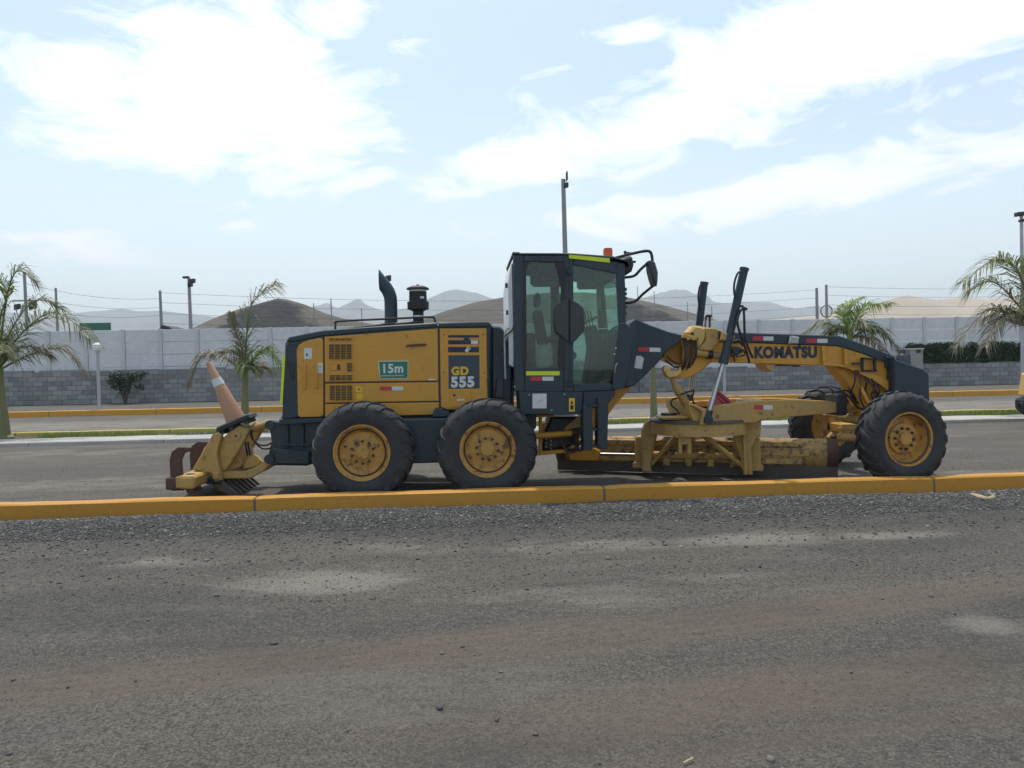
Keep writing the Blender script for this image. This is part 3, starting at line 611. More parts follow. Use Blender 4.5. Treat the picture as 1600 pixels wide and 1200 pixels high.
for dz, nm in wl:
    wire((pC.x, 70, pC.z - .2 - dz), (pD.x, 80, pD.z - .2 - dz), 1.0, f'{nm} power line from the left utility pole towards the coil pole')
    wire((pE.x, 76, pE.z - .2 - dz), (90, 80, pE.z + 1 - dz), .8, f'{nm} power line running to the right past the dune')
# green board and dark roof behind the wall
bp = P(158, 511, 75); rt = thing('roadside_board', (bp.x, 75, 0), 'green roadside board just above the wall behind the left palm', 'sign')
B().box(bp.x - 2.0, bp.x + .95, 74.9, 75, bp.z - .9, bp.z + .42, .03).build('board', 'sign_green', rt)
B().box(bp.x - 1.3, bp.x - 1.1, 75.0, 75.15, 0, bp.z, .02).build('leg', 'pole', rt); B().box(bp.x + .3, bp.x + .5, 75.0, 75.15, 0, bp.z, .02).build('leg', 'pole', rt)
rp = P(268, 510, 60); rt = thing('shed', (rp.x, 60, 0), 'small dark shed roof peeping over the wall by the mound', 'shed')
B().prism([(rp.x - .75, rp.z - .45), (rp.x - .3, rp.z + .08), (rp.x + .2, rp.z - .08), (rp.x + .65, rp.z - .42)], 59, 62, .02).build('roof', 'black', rt)
B().box(rp.x - .6, rp.x + .55, 59.2, 61.8, 0, rp.z - .46, .02).build('wall', 'bark', rt)
# cabinets beside the hedge
c0 = P(1431, 560, 39.9); rt = thing('electric_cabinet', (c0.x, 39.9, 0), 'grey green electric cabinet standing at the hedge end', 'cabinet')
B().box(c0.x - .42, c0.x + .3, 39.7, 40.2, .0, P(1431, 546, 39.9).z, .02).build('body', 'hill_soil' if False else 'pole', rt); B().box(c0.x - .46, c0.x + .34, 39.66, 40.24, P(1431, 546, 39.9).z, P(1431, 544.5, 39.9).z, .01).build('lid', 'white_post', rt); B().box(c0.x - .1, c0.x + .14, 39.67, 39.7, 1.9, 2.15, .005).build('meter', 'black', rt)
c0 = P(1413, 560, 39.9); rt = thing('water_tank', (c0.x, 39.9, 0), 'dark blue grey tank with round top beside the cabinet', 'tank')
zt = P(1413, 545, 39.9).z; B().lathe([(.0, 0), (.32, 0), (.34, .1), (.34, zt - .5), (.30, zt - .35), (.12, zt - .25), (.12, zt - .05), (0, zt)], (c0.x - .1, 39.9, 0), n=18).build('shell', 'decal_slate', rt)

# ================================================================== THE GRADER
YC = 10.2
GR = thing('motor_grader', (2.2, YC, 0), 'yellow and dark blue motor grader parked behind the kerb', 'motor grader')
def sub(name, parent=None): return thing(name, (0, 0, 0), parent=parent or GR)
def plate(name, pts, Yp, y0, y1, mat, parent=GR, bev=.008, cham=0):
    p = XZ(pts, Yp)
    if cham: p = chamfer(p, cham)
    return B().prism(p, y0, y1, bev).build(name, mat, parent)
def rect(x0, y0, x1, y1): return [(x0, y1), (x1, y1), (x1, y0), (x0, y0)]
def hose(px, mat='black', r=.013, parent=GR, name='hose'):
    return B().tube(smooth_path([P(x, y, Y) for x, y, Y in px], 5), r, 6).build(name, mat, parent)
def tape(x0, y0, x1, y1, Y, parent, slope=0.0):
    xm = (x0 + x1) / 2
    for a, c, mt in ((x0, xm - .4, 'decal_red'), (xm + .4, x1, 'decal_white')):
        s0, s1 = slope * (a - x0), slope * (c - x0)
        plate('reflector_tape', [(a, y1 + s0), (c, y1 + s1), (c, y0 + s1), (a, y0 + s0)], Y, Y - .003, Y + .002, mt, parent, bev=0)

# ---- wheels (axis along Y, outer face towards -Y)
def tyre_mesh(R, W, rr, nl, wear):
    b_ = B(); h = W / 2
    prof = [(rr, .015), (rr + .03, .0), (rr + .08, -.018), (R - .15, -.022), (R - .09, -.008), (R - .05, .012), (R - .022, .05), (R - .012, .10), (R - .010, h)]
    full = prof + [(r, W - y) for r, y in prof[::-1][1:]]
    b_.lathe([(r, y - 0) for r, y in full], (0, 0, 0), (0, 1, 0), 64)
    for k in range(nl):
        for s_ in (0, 1):
            th0 = 2 * math.pi * (k + .5 * s_) / nl; st_ = []
            for u, (yy, r_) in enumerate([(h * 1.02, R - .014), (h * .75, R - .014), (h * .42, R - .018), (.085, R - .02), (.035, R - .035), (.004, R - .07), (-.010, R - .105)]):
                th = th0 + .26 * (1 - yy / h) if yy > 0 else th0 + .27; hw = .026 + .003 * u; hh = .026 - wear * (.012 if u < 4 else .006)
                if u >= 4: hh *= .75
                if u == 6: hh = .004
                y_ = yy if s_ == 0 else W - yy; c_, s2 = math.cos(th), math.sin(th); er = Vector((c_, 0, s2)); et = Vector((-s2, 0, c_))
                out = er if u < 4 else (er * (.75, .45, .2)[u - 4] + Vector((0, -1 if s_ == 0 else 1, 0)) * (.6, .9, 1)[u - 4]).normalized()
                p = er * r_ + Vector((0, y_, 0)); st_.append([p - et * hw, p + et * hw, p + et * hw * .78 + out * hh, p - et * hw * .78 + out * hh])
            b_.loft(st_)
    return b_
def rim_mesh(W, dish, front):
    if front: prof = [(.0, .050), (.075, .052), (.088, .062), (.09, .10), (.10, .105), (.19, .105), (.20, .112), (.205, .135), (.275, .15), (.288, .13), (.295, .05), (.318, .035), (.325, .008), (.345, .005), (.35, .02)]
    else: prof = [(.0, .055), (.08, .058), (.088, .068), (.09, .088), (.10, .092), (.20, .095), (.235, .105), (.25, .10), (.262, .075), (.275, .06), (.282, .075), (.295, .075), (.30, .04), (.318, .03), (.325, .006), (.343, .003), (.35, .018)]
    b_ = B().lathe(prof, (0, 0, 0), (0, 1, 0), 48)
    b_.lathe([(.35, W - .018), (.343, W - .005), (.325, W - .008), (.318, W - .04), (.295, W - .06), (.285, .17), (.22, .165), (.0, .165)], (0, 0, 0), (0, 1, 0), 48)
    return b_
def rim_paint_ring(front): return B().lathe([(.272, .0595), (.284, .071), (.296, .070), (.302, .038)] if not front else [(.296, .048), (.31, .038), (.319, .030)], (0, 0, 0), (0, 1, 0), 48)
TY_R, TY_F, RM_R, RM_F = tyre_mesh(.612, .36, .342, 20, .0), tyre_mesh(.598, .31, .342, 20, -.4), rim_mesh(.36, 0, False), rim_mesh(.31, 0, True)
BOLT = B().lathe([(.0, -.034), (.012, -.034), (.019, -.026), (.019, 0)], (0, 0, 0), (0, 1, 0), 6)
CACHE = {}
def wheel(x, y, z, far, front, rot, steer=0.0, name='wheel', parent=None):
    wp = bpy.data.objects.new('wheel', None); COL.objects.link(wp); wp.parent = parent or GR; wp.matrix_parent_inverse = WORLD_INV.get((parent or GR).name, Matrix())
    wp.location = (x, y, z); wp.rotation_euler = (0, 0, (math.pi if far else 0) + steer); WORLD_INV[wp.name] = Matrix()
    def inst(key, bld, nm, mat):
        if key not in CACHE: o = bld.build(nm, mat, wp); CACHE[key] = o.data
        else: o = link(bpy.data.objects.new(nm, CACHE[key]), wp)
        return o
    inst('tyre' + str(front), TY_F if front else TY_R, 'tyre', 'rubber').rotation_euler = (0, rot, 0)
    inst('rim' + str(front), RM_F if front else RM_R, 'rim', 'rim_yellow').rotation_euler = (0, rot * 1.3, 0)
    inst('ring' + str(front), rim_paint_ring(front), 'lock_ring', 'rust')
    for k in range(10):
        o = inst('bolt', BOLT, 'lug_bolt', 'rust'); a = 2 * math.pi * k / 10 + rot
        o.location = (math.cos(a) * .135, .104 if front else .092, math.sin(a) * .135)
    o = B().lathe([(.0, -.02), (.012, -.02), (.012, 0)], (0, 0, 0), (0, 1, 0), 8).build('valve', 'black', wp) if 'valve' not in CACHE else link(bpy.data.objects.new('valve', CACHE['valve']), wp)
    CACHE['valve'] = o.data; o.location = (math.cos(rot + 2.5) * .225, .10, math.sin(rot + 2.5) * .225)
    return wp
NEAR, FAR = 9.02, 11.38
w1, w2, wf = P(565, 708, NEAR), P(762, 706, NEAR), P(1420, 684, NEAR)
for far in (0, 1):
    wheel(w1.x, FAR if far else NEAR, .605, far, False, .3 + far); wheel(w2.x, FAR if far else NEAR, .605, far, False, 1.1 + far); wheel(wf.x, FAR if far else NEAR - .02, .60, far, True, .55 + far, rad(8))
# ---- tandem cases and rear frame
for y0, y1 in ((9.34, 9.56), (10.84, 11.06)):
    tc_ = B().prism(chamfer([(w1.x - .28, .42), (w2.x + .28, .42), (w2.x + .30, .80), (w2.x + .05, .98), (w1.x - .05, .98), (w1.x - .30, .80)], .05), y0, y1, .015).build('tandem_case', 'dark_blue', GR)
    for xx in (w1.x, w2.x): B().cyl((xx, y0 - .06 if y0 < 10 else y1, .605), (xx, y0 if y0 < 10 else y1 + .06, .605), .14).build('axle_hub', 'dark_blue', tc_)
    B().box(-.70, -.35, y0 + .01, y1 - .01, .80, .90, .01).build('cover', 'dark_blue', tc_)
plate('tandem_step', [(676, 651), (694, 651), (706, 649), (700, 643), (693, 642), (692, 638), (680, 638), (677, 643)], 9.45, 9.38, 9.66, 'dark_blue')
rf = plate('rear_frame', [(425, 727), (480, 728), (492, 706), (640, 700), (820, 690), (838, 668), (838, 640), (440, 650), (436, 658), (428, 658), (421, 668), (424, 690), (419, 712)], 9.74, 9.74, 10.66, 'dark_blue', bev=.015)
plate('rear_bumper', [(426, 700), (484, 706), (484, 727), (429, 726)], 9.66, 9.66, 10.74, 'dark_blue', rf, bev=.02)
plate('bumper_rib', rect(447, 662, 451, 700), 9.70, 9.70, 9.745, 'dark_blue', rf); plate('bumper_rib', rect(471, 664, 475, 700), 9.70, 9.70, 9.745, 'dark_blue', rf); plate('bumper_rib', rect(440, 693, 486, 697), 9.69, 9.69, 9.745, 'dark_blue', rf)
plate('skirt', [(436, 664), (508, 660), (508, 653), (436, 655)], 9.62, 9.62, 10.78, 'dark_blue', rf)
for x, y in ((422, 664), (421, 717)):
    for yy in (9.72, 10.5): c0 = P(x, y, 9.75); B().cyl((c0.x, yy, c0.z), (c0.x, yy + .18, c0.z), .062).build('hinge_lug', 'dark_blue', rf)
# ---- engine hood
HN, HF = 9.65, 10.75
hood = plate('hood', [(441, 655), (445, 537), (450, 529), (505, 517.5), (600, 510.5), (684, 505.5), (764, 504.5), (768, 506), (768, 640), (684, 645), (508, 654)], HN, HN, HF, 'dark_blue', bev=.03)
plate('hood_roof', [(448, 533), (452, 527), (505, 516), (600, 509), (683.5, 504), (683.5, 511), (600, 517), (505, 525), (460, 534)], HN, HN - .02, HF + .02, 'dark_blue', hood, bev=.012)
plate('tank_roof', [(685, 504), (763, 503), (765, 505), (764, 511), (685, 512)], HN, HN - .02, HF + .02, 'dark_blue', hood, bev=.012)
PN = HN - .022
plate('side_panel', [(466, 652), (506, 651), (505, 527), (485, 531), (470, 536), (464, 544)], HN, PN, HN + .01, 'yellow', hood, cham=.03)
plate('side_panel', [(508, 597), (685, 595), (684, 513.5), (507.5, 526.5)], HN, PN, HN + .01, 'yellow', hood)
plate('side_panel', [(508.5, 629.5), (685.5, 626.5), (685, 597), (508.5, 599.5)], HN, PN, HN + .01, 'yellow', hood)
plate('side_panel', [(508.5, 652), (676, 648), (680, 643), (686, 641), (686, 628.5), (508.5, 631.5)], HN, PN, HN + .01, 'yellow', hood)
plate('side_panel', [(689, 636), (700, 640), (762, 640), (760, 513), (687, 513.5)], HN, PN, HN + .01, 'yellow', hood)
plate('side_panel', [(441, 655), (467, 652), (466, 540), (450, 537), (446, 541)], HN, PN + .008, HN + .005, 'dark_blue', hood)
def grille(x0, y0, x1, y1, nh, nv):
    g = plate('grille', rect(x0, y0, x1, y1), PN, PN - .004, PN + .004, 'black', hood, bev=0); bb = B()
    for i in range(nh + 1):
        y = y0 + (y1 - y0) * i / nh; a, c = P(x0, y, PN), P(x1, y, PN); bb.bar((a.x, PN - .008, a.z), (c.x, PN - .008, c.z), .014, .0045)
    for i in range(nv + 1):
        x = x0 + (x1 - x0) * i / nv; a, c = P(x, y0, PN), P(x, y1, PN); bb.bar((a.x, PN - .009, a.z), (c.x, PN - .009, c.z), .014, .0065)
    bb.build('bars', 'yellow', g, smooth=False)
for a in ((514, 528.5, 550, 532, 2, 4), (514, 538, 550, 561, 9, 4), (542, 567, 550.5, 580, 6, 1), (515, 586, 551, 594.5, 4, 4), (515, 602, 551, 625, 9, 4)): grille(*a)
plate('latch_box', rect(515.5, 569, 531.5, 579), PN, PN - .008, PN, 'yellow', hood, cham=.01); plate('latch', rect(527, 569.5, 531.5, 578), PN, PN - .013, PN - .008, 'rust', hood, bev=.001)
plate('door_handle', [(634, 541.5), (664, 540), (667, 538.5), (664, 536.8), (636, 538.5)], PN, PN - .03, PN, 'rust', hood, bev=.004)
# fuel tank panel: stripes and model number
for a, c in ((523.5, 527.5), (531.5, 538), (542, 550.5)): plate('stripe', rect(700, a, 748.5, c), PN, PN - .002, PN + .002, 'decal_navy', hood, bev=0)
plate('number_plate', [(701, 607.5), (749.5, 607), (749, 555), (700.5, 555)], PN, PN - .002, PN + .002, 'decal_slate', hood, bev=0)
a = P(705.5, 585.6, PN); text('model_letters', 'GD', a.x, PN - .004, a.z, .142, 'decal_yellow', hood, .008, 1.0, space=1.12)
a = P(704.8, 604.6, PN); text('model_number', '555', a.x, PN - .004, a.z, .182, 'decal_white', hood, .0095, 1.02, space=1.14)
c0 = P(729, 531, PN); B().lathe([(.04, -.004), (.036, -.006), (.030, -.006), (.028, -.004), (0, -.004)], (c0.x, PN, c0.z), (0, 1, 0), 20).build('emblem', 'decal_slate', hood)
B().lathe([(.018, -.006), (.014, -.0065), (0, -.0065)], (c0.x, PN, c0.z), (0, 1, 0), 16).build('emblem_core', 'decal_navy', hood)
plate('sticker', rect(736, 532, 747, 537.5), PN, PN - .004, PN, 'decal_white', hood, bev=0)
plate('sticker', [(726, 548.5), (730, 551), (736, 544), (731, 541.5)], PN, PN - .004, PN, 'decal_white', hood, bev=0)
plate('sticker', [(732, 546.5), (734, 544.5), (732.5, 543), (731, 545)], PN, PN - .006, PN - .004, 'black', hood, bev=0)
fl = plate('filler_flap', [(703, 637), (735, 637), (736, 623), (734.5, 619), (735.5, 609.5), (703, 609.5)], PN, PN - .008, PN, 'yellow', hood, bev=.003)
plate('keyhole', rect(708, 616, 711.5, 619.5), PN - .008, PN - .010, PN - .007, 'black', fl, bev=0); plate('sticker', rect(714, 623.5, 726, 626), PN - .008, PN - .010, PN - .007, 'decal_white', fl, bev=0)
for x, y in ((694, 523), (755, 523), (694, 582), (757, 582)): c0 = P(x, y, PN); B().cyl((c0.x, PN - .006, c0.z), (c0.x, PN, c0.z), .010, n=8).build('screw', 'rust', hood)
# 15 m sign
sg = plate('distance_sign', [(594, 592), (637.5, 591.8), (637.5, 563.5), (591, 564), (591.5, 575)], PN, PN - .004, PN, 'decal_white', hood, bev=0)
plate('sign_face', [(594.8, 591), (636.8, 590.9), (636.8, 564.6), (592, 565.1), (593, 574)], PN, PN - .006, PN - .003, 'decal_green', sg, bev=0)
a = P(596, 582.6, PN); text('sign_text', '15m', a.x, PN - .008, a.z, .160, 'decal_white', sg, .0055, .96, space=1.08)
a = P(596, 588.4, PN); text('sign_small_text', 'MANTENGA SU DISTANCIA', a.x, PN - .008, a.z, .027, 'decal_white', sg, .0004, .86)
tape(594, 604, 630, 610, PN - .002, hood)
plate('warning_sticker', rect(556, 604, 566, 613), PN, PN - .003, PN, 'decal_yellow', hood, bev=0); plate('warning_sticker', rect(557, 615, 567, 624), PN, PN - .003, PN, 'decal_yellow', hood, bev=0)
plate('warning_sign', [(559, 610), (563, 609), (561, 606)], PN, PN - .005, PN - .003, 'black', hood, bev=0)
plate('sticker', rect(475, 544, 487.5, 561), PN, PN - .003, PN, 'decal_white', hood, bev=0); plate('sticker', [(478, 556), (481, 556), (480.5, 552), (479, 552)], PN, PN - .005, PN - .003, 'black', hood, bev=0)
plate('sticker', rect(496.5, 567, 504.5, 583), PN, PN - .003, PN, 'decal_white', hood, bev=0); plate('sticker', [(497.5, 575), (503.5, 575), (500.5, 569)], PN, PN - .005, PN - .003, 'decal_yellow', hood, bev=0)
plate('sticker', rect(669, 592, 681, 594), PN, PN - .003, PN, 'decal_white', hood, bev=0)
for x in (476, 495): hose([(x, 606, PN), (x, 604, PN - .03), (x, 574, PN - .03), (x, 572, PN)], 'yellow', .012, hood, 'grab_handle')
for x, y in ((473, 563), (493, 563), (474, 606), (496, 606), (472, 613), (495, 613), (495, 534)): c0 = P(x, y, PN); B().cyl((c0.x, PN - .008, c0.z), (c0.x, PN, c0.z), .012, n=8).build('screw', 'yellow', hood)
plate('reflector_strip', [(437.5, 631), (441.5, 631), (446, 556), (442, 555)], HN - .01, HN - .016, HN, 'decal_lime', hood, bev=0)
plate('tail_lamp', [(447, 566), (452, 564), (459, 570), (461, 580), (459, 594), (456, 592), (452, 582)], PN + .006, PN - .006, PN + .008, 'black', hood, bev=.004)
# roof rail, exhaust, pre-cleaner
for Y in (9.72, 10.68): B().tube(smooth_path([P(524, 515, Y), P(524.5, 506, Y), P(530, 502, Y), P(600, 498.5, Y), P(670, 495.5, Y), P(678, 497, Y), P(681, 507, Y)], 4), .014, 8).build('roof_rail', 'black', hood)
hose([(541, 514, 10.0), (600, 507.5, 10.0), (655, 504, 10.0)], 'black', .02, hood, 'roof_rail')
ex = [P(611, 512, YC), P(611, 490, YC), P(610.5, 470, YC), P(609.5, 463, YC), P(606.5, 455, YC), P(602, 448, YC)]
ep = smooth_path(ex, 4); eb = B().tube(ep, .088, 16); ed = Vector((-.62, 0, .78)); xt = P(592.5, 431, YC).x
for i in range(len(eb.v) - 16, len(eb.v)):
    v = Vector(eb.v[i]); v += ed * max(0, (xt - v.x) / ed.x); eb.v[i] = tuple(v)
eb.f.pop(); es = eb.build('exhaust_stack', 'dark_blue', GR)
B().tube(ep[:-1], .08, 14).build('exhaust_bore', 'black', es)
pb = P(654, 508, YC); k_ = (P(654, 446, YC).z - pb.z) / 62
ac = B().lathe([(0, 0), (.075, 0), (.072, 20 * k_), (.08, 22 * k_), (.145, 25 * k_), (.148, 36 * k_), (.122, 37 * k_), (.118, 51 * k_), (.122, 52 * k_)], (pb.x, YC, pb.z), n=24).build('air_precleaner', 'black', GR)
B().lathe([(.116, 51 * k_), (.116, 55 * k_)], (pb.x, YC, pb.z), n=24).build('clear_bowl', 'decal_white', ac)
B().lathe([(.10, 55 * k_), (.155, 55.5 * k_), (.15, 58 * k_), (.09, 61 * k_), (.02, 62 * k_), (.018, 63.5 * k_), (0, 63.7 * k_)], (pb.x, YC, pb.z), n=24).build('cap', 'black', ac)
B().lathe([(.081, 12 * k_), (.084, 13 * k_), (.081, 15 * k_)], (pb.x, YC, pb.z), n=24).build('clamp', 'chrome', ac)
c0 = P(659, 465, 10.08); B().box(c0.x - .02, c0.x + .03, 10.075, 10.09, c0.z - .012, c0.z + .018, 0).build('sticker', 'decal_white', ac)
# ---- hydraulic tank between hood and cab
hy = plate('hydraulic_tank', [(768, 640), (800, 640), (800, 560), (787, 516), (782, 511), (768, 509)], 9.78, 9.78, 10.7, 'dark_blue', bev=.02)
plate('bracket', [(774, 622), (787, 622), (787, 594), (776, 592)], 9.70, 9.70, 9.80, 'dark_blue', hy); plate('bracket', rect(785, 594, 803, 640), 9.8, 9.8, 10.6, 'black', hy)
c0 = P(763, 594, 9.64); B().cyl((c0.x, 9.60, c0.z), (c0.x, 9.66, c0.z), .02, n=10).build('latch', 'black', hy)
hose([(790, 592, 9.62), (789, 560, 9.62), (789, 520, 9.62), (797, 512, 9.62)], 'grey_metal', .012, GR, 'grab_rail')
hose([(788, 526, 9.6), (800, 516, 9.6), (803, 508, 9.6)], 'black', .010, GR, 'grab_rail')
# ---- cab
CN, CF = 9.45, 10.95
cab = sub('cab')
def both(name, pts, mat, th=.06, bev=.008, par=None):
    for y0, y1 in ((CN, CN + th), (CF - th, CF)): plate(name, pts, CN, y0, y1, mat, par or cab, bev)
both('rear_post', [(804, 612), (820, 612), (818, 398), (802, 398)], 'dark_blue', .08)
both('centre_post', [(881, 612), (896, 612), (896, 399), (880, 398)], 'dark_blue', .07)
both('front_post', [(966.5, 504), (978.5, 504), (976, 411), (962, 410)], 'dark_blue', .06)
both('top_rail', [(818, 409), (881, 409.5), (881, 398.5), (818, 398.5)], 'dark_blue', .06); both('top_rail', [(896, 414), (965, 428), (965, 409), (896, 401)], 'dark_blue', .06)
both('sill', [(820, 612), (881, 612), (881, 576), (819.8, 576)], 'dark_blue', .06); both('sill', [(896, 612), (955.5, 610), (957, 600), (896, 599)], 'dark_blue', .06)
both('front_lower_panel', [(957, 609.5), (977, 606), (986, 560), (990, 522), (979, 505), (967, 505), (964, 530), (959, 575)], 'dark_blue', .06)
plate('window_trim', [(816, 577), (822, 574), (823, 560), (822, 420), (827, 411), (816, 408)], CN, CN - .004, CN + .02, 'black', cab, bev=.002)
plate('window_trim', [(872, 574), (884, 577), (884, 408), (868, 411), (874, 430), (877, 460)], CN, CN - .004, CN + .02, 'black', cab, bev=.002)
plate('rear_side_window', [(818, 578), (882, 578), (881, 408), (817, 408)], CN + .03, CN + .026, CN + .032, 'glass_dark', cab, bev=0)
door = plate('door_glass', [(894, 600), (953, 601), (962, 560), (968, 505), (968, 427), (895, 413)], CN + .02, CN + .014, CN + .02, 'glass', cab, bev=0)
plate('rear_side_window', [(818, 578), (882, 578), (881, 408), (817, 408)], CN + .03, CF - .032, CF - .026, 'glass_dark', cab, bev=0)
plate('door_glass', [(894, 600), (953, 601), (962, 560), (968, 505), (968, 427), (895, 413)], CN + .02, CF - .020, CF - .014, 'glass', cab, bev=0)
plate('lock_cover', [(868, 519), (889.5, 536), (889.5, 468), (880, 469), (867, 480), (865.5, 500)], CN - .02, CN - .022, CN + .012, 'mirror_back', cab, bev=.012)
plate('lock_cover', [(890.5, 537), (899, 533), (912, 518), (914, 500), (912, 482), (904, 474), (890.5, 468)], CN - .02, CN - .022, CN + .012, 'mirror_back', cab, bev=.012)
plate('seam', rect(888.6, 402, 890.4, 611), CN, CN - .003, CN + .01, 'black', cab, bev=0)
for y in (420, 595): plate('hinge', rect(885, y, 892, y + 9), CN, CN - .022, CN, 'black', cab, bev=.003)
hose([(961, 582, CN - .02), (962, 572, CN - .035), (965, 567, CN - .02)], 'chrome', .008, cab, 'door_handle')
for x, y in ((962, 544), (960, 553)): c0 = P(x, y, CN - .003); B().cyl((c0.x, CN - .012, c0.z), (c0.x, CN, c0.z), .012, n=10).build('lock', 'chrome', cab)
hose([(948, 545, CN + .10), (953, 520, CN + .10), (960, 512, CN + .10), (973, 508, CN + .10)], 'black', .012, cab, 'wiper')
roof = plate('roof', [(800.5, 398), (890, 399), (958, 404.5), (979, 410), (983, 416), (980, 408), (958, 400.5), (890, 395.5), (812, 395), (811, 393.5), (801, 393.5)], CN, CN - .015, CF + .015, 'dark_blue', cab, bev=.01)
plate('roof_slab', [(803, 402), (890, 404), (975, 416), (976, 410), (890, 400), (803, 399)], CN, CN + .065, CF - .065, 'interior', cab, bev=0)
plate('reflector_strip', [(889, 403.5), (953, 410.5), (952.5, 403.5), (889, 397.8)], CN - .018, CN - .021, CN - .012, 'decal_lime', cab, bev=0)
plate('reflector_strip', rect(822, 580, 874.5, 586.5), CN - .004, CN - .005, CN + .002, 'decal_lime', cab, bev=0)
tape(829, 588.5, 865, 595, CN - .004, cab)
xb, xf = P(803, 500, CN).x, P(977, 460, CN).x; zb, zt = P(803, 600, CN).z, P(803, 400, CN).z
B().box(xb, xb + .03, CN + .08, CF - .08, zb - .1, zb + .30, .01).build('rear_wall', 'dark_blue', cab)
B().box(xb + .005, xb + .011, CN + .085, CF - .085, zb + .30, zt - .03, 0).build('rear_window', 'glass_rear', cab)
# rear window bulge frame seen edge-on, coloured white for the sky glare on it
B().prism([(xb - .06, zb + .25), (xb - .02, zb + .22), (xb, zb + .22), (xb, zt - .06), (xb - .02, zt - .10), (xb - .06, zt - .35)], CN + .16, CF - .10, .01).build('sky_lit_hatch', 'white_plastic', cab)
B().box(xb - .085, xb - .06, CN + .20, CN + .26, zb + .9, zb + .96, .004).build('hatch_knob', 'black', cab); B().box(xb - .09, xb - .06, CN + .20, CN + .26, zt - .38, zt - .32, .004).build('hatch_knob', 'black', cab)
for i in range(9): B().box(xb - .068, xb - .058, CN + .25, CN + .5, zb + .32 + i * .035, zb + .345 + i * .035, 0).build('vent_slat', 'black', cab)
wtop, wmid = P(972, 412, CN), P(979, 510, CN)
wv = [(wtop.x, wtop.z), (wmid.x, wmid.z)]
B().prism([(wtop.x - .03, wtop.z), (wmid.x - .03, wmid.z), (wmid.x - .024, wmid.z), (wtop.x - .024, wtop.z)], CN + .06, CF - .06, 0).build('windshield', 'glass', cab)
B().prism([(wmid.x - .03, wmid.z), (wmid.x + .07, wmid.z - .10), (wmid.x - .02, P(977, 606, CN).z), (wmid.x - .08, P(977, 606, CN).z)], CN + .06, CF - .06, .01).build('dash_panel', 'interior', cab)
cf = P(810, 606, CN).z; B().box(xb + .02, xf - .05, CN + .065, CF - .065, cf - .02, cf + .02, 0).build('floor', 'interior', cab)
# cab interior
zs = cf + .02
seat = B().box(1.02, 1.50, 9.95, 10.45, zs + .32, zs + .45, .04).build('seat', 'seat_cloth', cab)
B().prism(chamfer([(1.02, zs + .42), (1.14, zs + .42), (1.04, zs + 1.02), (.93, zs + 1.02)], .03), 9.98, 10.42, .04).build('backrest', 'seat_cloth', seat)
B().prism(chamfer([(.94, zs + 1.06), (1.04, zs + 1.06), (1.03, zs + 1.26), (.95, zs + 1.26)], .04), 10.07, 10.33, .04).build('headrest', 'seat_cloth', seat)
B().box(1.12, 1.38, 10.05, 10.35, zs, zs + .33, .02).build('pedestal', 'black', seat)
for y0 in (9.84, 10.48): B().box(1.05, 1.42, y0, y0 + .08, zs + .58, zs + .65, .02).build('armrest', 'black', seat)
col_ = B().prism([(1.62, zs), (1.80, zs), (1.86, zs + .55), (1.78, zs + .80), (1.66, zs + .78), (1.70, zs + .5)], 10.0, 10.42, .03).build('steering_console', 'interior', cab)
sc = Vector((1.66, 10.2, zs + .84)); ax_ = Vector((-.45, 0, .9)).normalized(); u_ = ax_.orthogonal().normalized(); v_ = ax_.cross(u_)
B().tube([sc + (u_ * math.cos(a / 20 * 6.2832) + v_ * math.sin(a / 20 * 6.2832)) * .19 for a in range(21)], .014, 6).build('steering_wheel', 'black', col_)
for s_ in (-1, 1):
    lv = B()
    for i in range(4): lv.cyl((1.64 + i * .03, 10.2 + s_ * (.16 + i * .05), zs + .7), (1.58 + i * .03, 10.2 + s_ * (.18 + i * .06), zs + .98), .008, n=6)
    lv.build('levers', 'black', col_)
B().box(1.80, 1.86, 9.72, 9.98, zs + .98, zs + 1.2, .02).build('monitor', 'black', cab)
B().prism([(1.84, zs + .02), (1.98, zs + .05), (2.00, zs + .55), (1.92, zs + .7), (1.86, zs + .4)], 10.0, 10.5, .02).build('heater_box', 'interior', cab)
B().box(.66, .98, 10.35, 10.85, zs, zs + .72, .03).build('side_console', 'interior', cab)
B().box(.70, 1.10, 9.56, 9.92, zs, zs + .23, .03).build('tool_box', 'interior', cab)
B().tube(smooth_path([P(938, 408, 10.7), P(945, 425, 10.6), P(960, 442, 10.5), P(972, 448, 10.5)], 4), .014, 6).build('visor_rod', 'black', cab)
B().box(xf - .42, xf - .08, CN + .1, CF - .1, zt - .30, zt - .09, .03).build('sun_visor', 'interior', cab)
B().box(.95, 1.5, CN + .15, CF - .15, zt - .26, zt - .04, .05).build('headliner', 'interior', cab)
B().box(1.36, 1.44, CF - .10, CF - .068, zs + 1.05, zs + 1.30, .005).build('notice', 'decal_white', cab)
# lower cab box, steps
lb = plate('battery_box', [(812, 648), (906, 648), (911, 640), (911, 612), (811, 612)], 9.43, 9.43, 10.0, 'dark_blue', cab, bev=.012)
plate('sticker', rect(832, 615, 854, 638), 9.43, 9.427, 9.434, 'decal_white', lb, bev=0); plate('sticker', [(839, 630), (846, 627), (847, 623), (843, 626)], 9.427, 9.425, 9.428, 'grey_metal', lb, bev=0)
plate('warning_sticker', rect(889, 622, 898, 643), 9.43, 9.427, 9.434, 'decal_yellow', lb, bev=0); plate('warning_sign', [(891, 631), (896, 631), (893.5, 625)], 9.427, 9.425, 9.428, 'black', lb, bev=0); plate('warning_sign', rect(891, 633, 896, 640), 9.427, 9.425, 9.428, 'black', lb, bev=0)
for x, y in ((827, 617), (882, 616), (862, 641), (804, 604)): c0 = P(x, y, 9.43); B().cyl((c0.x, 9.42, c0.z), (c0.x, 9.44, c0.z), .010, n=8).build('screw', 'grey_metal', lb)
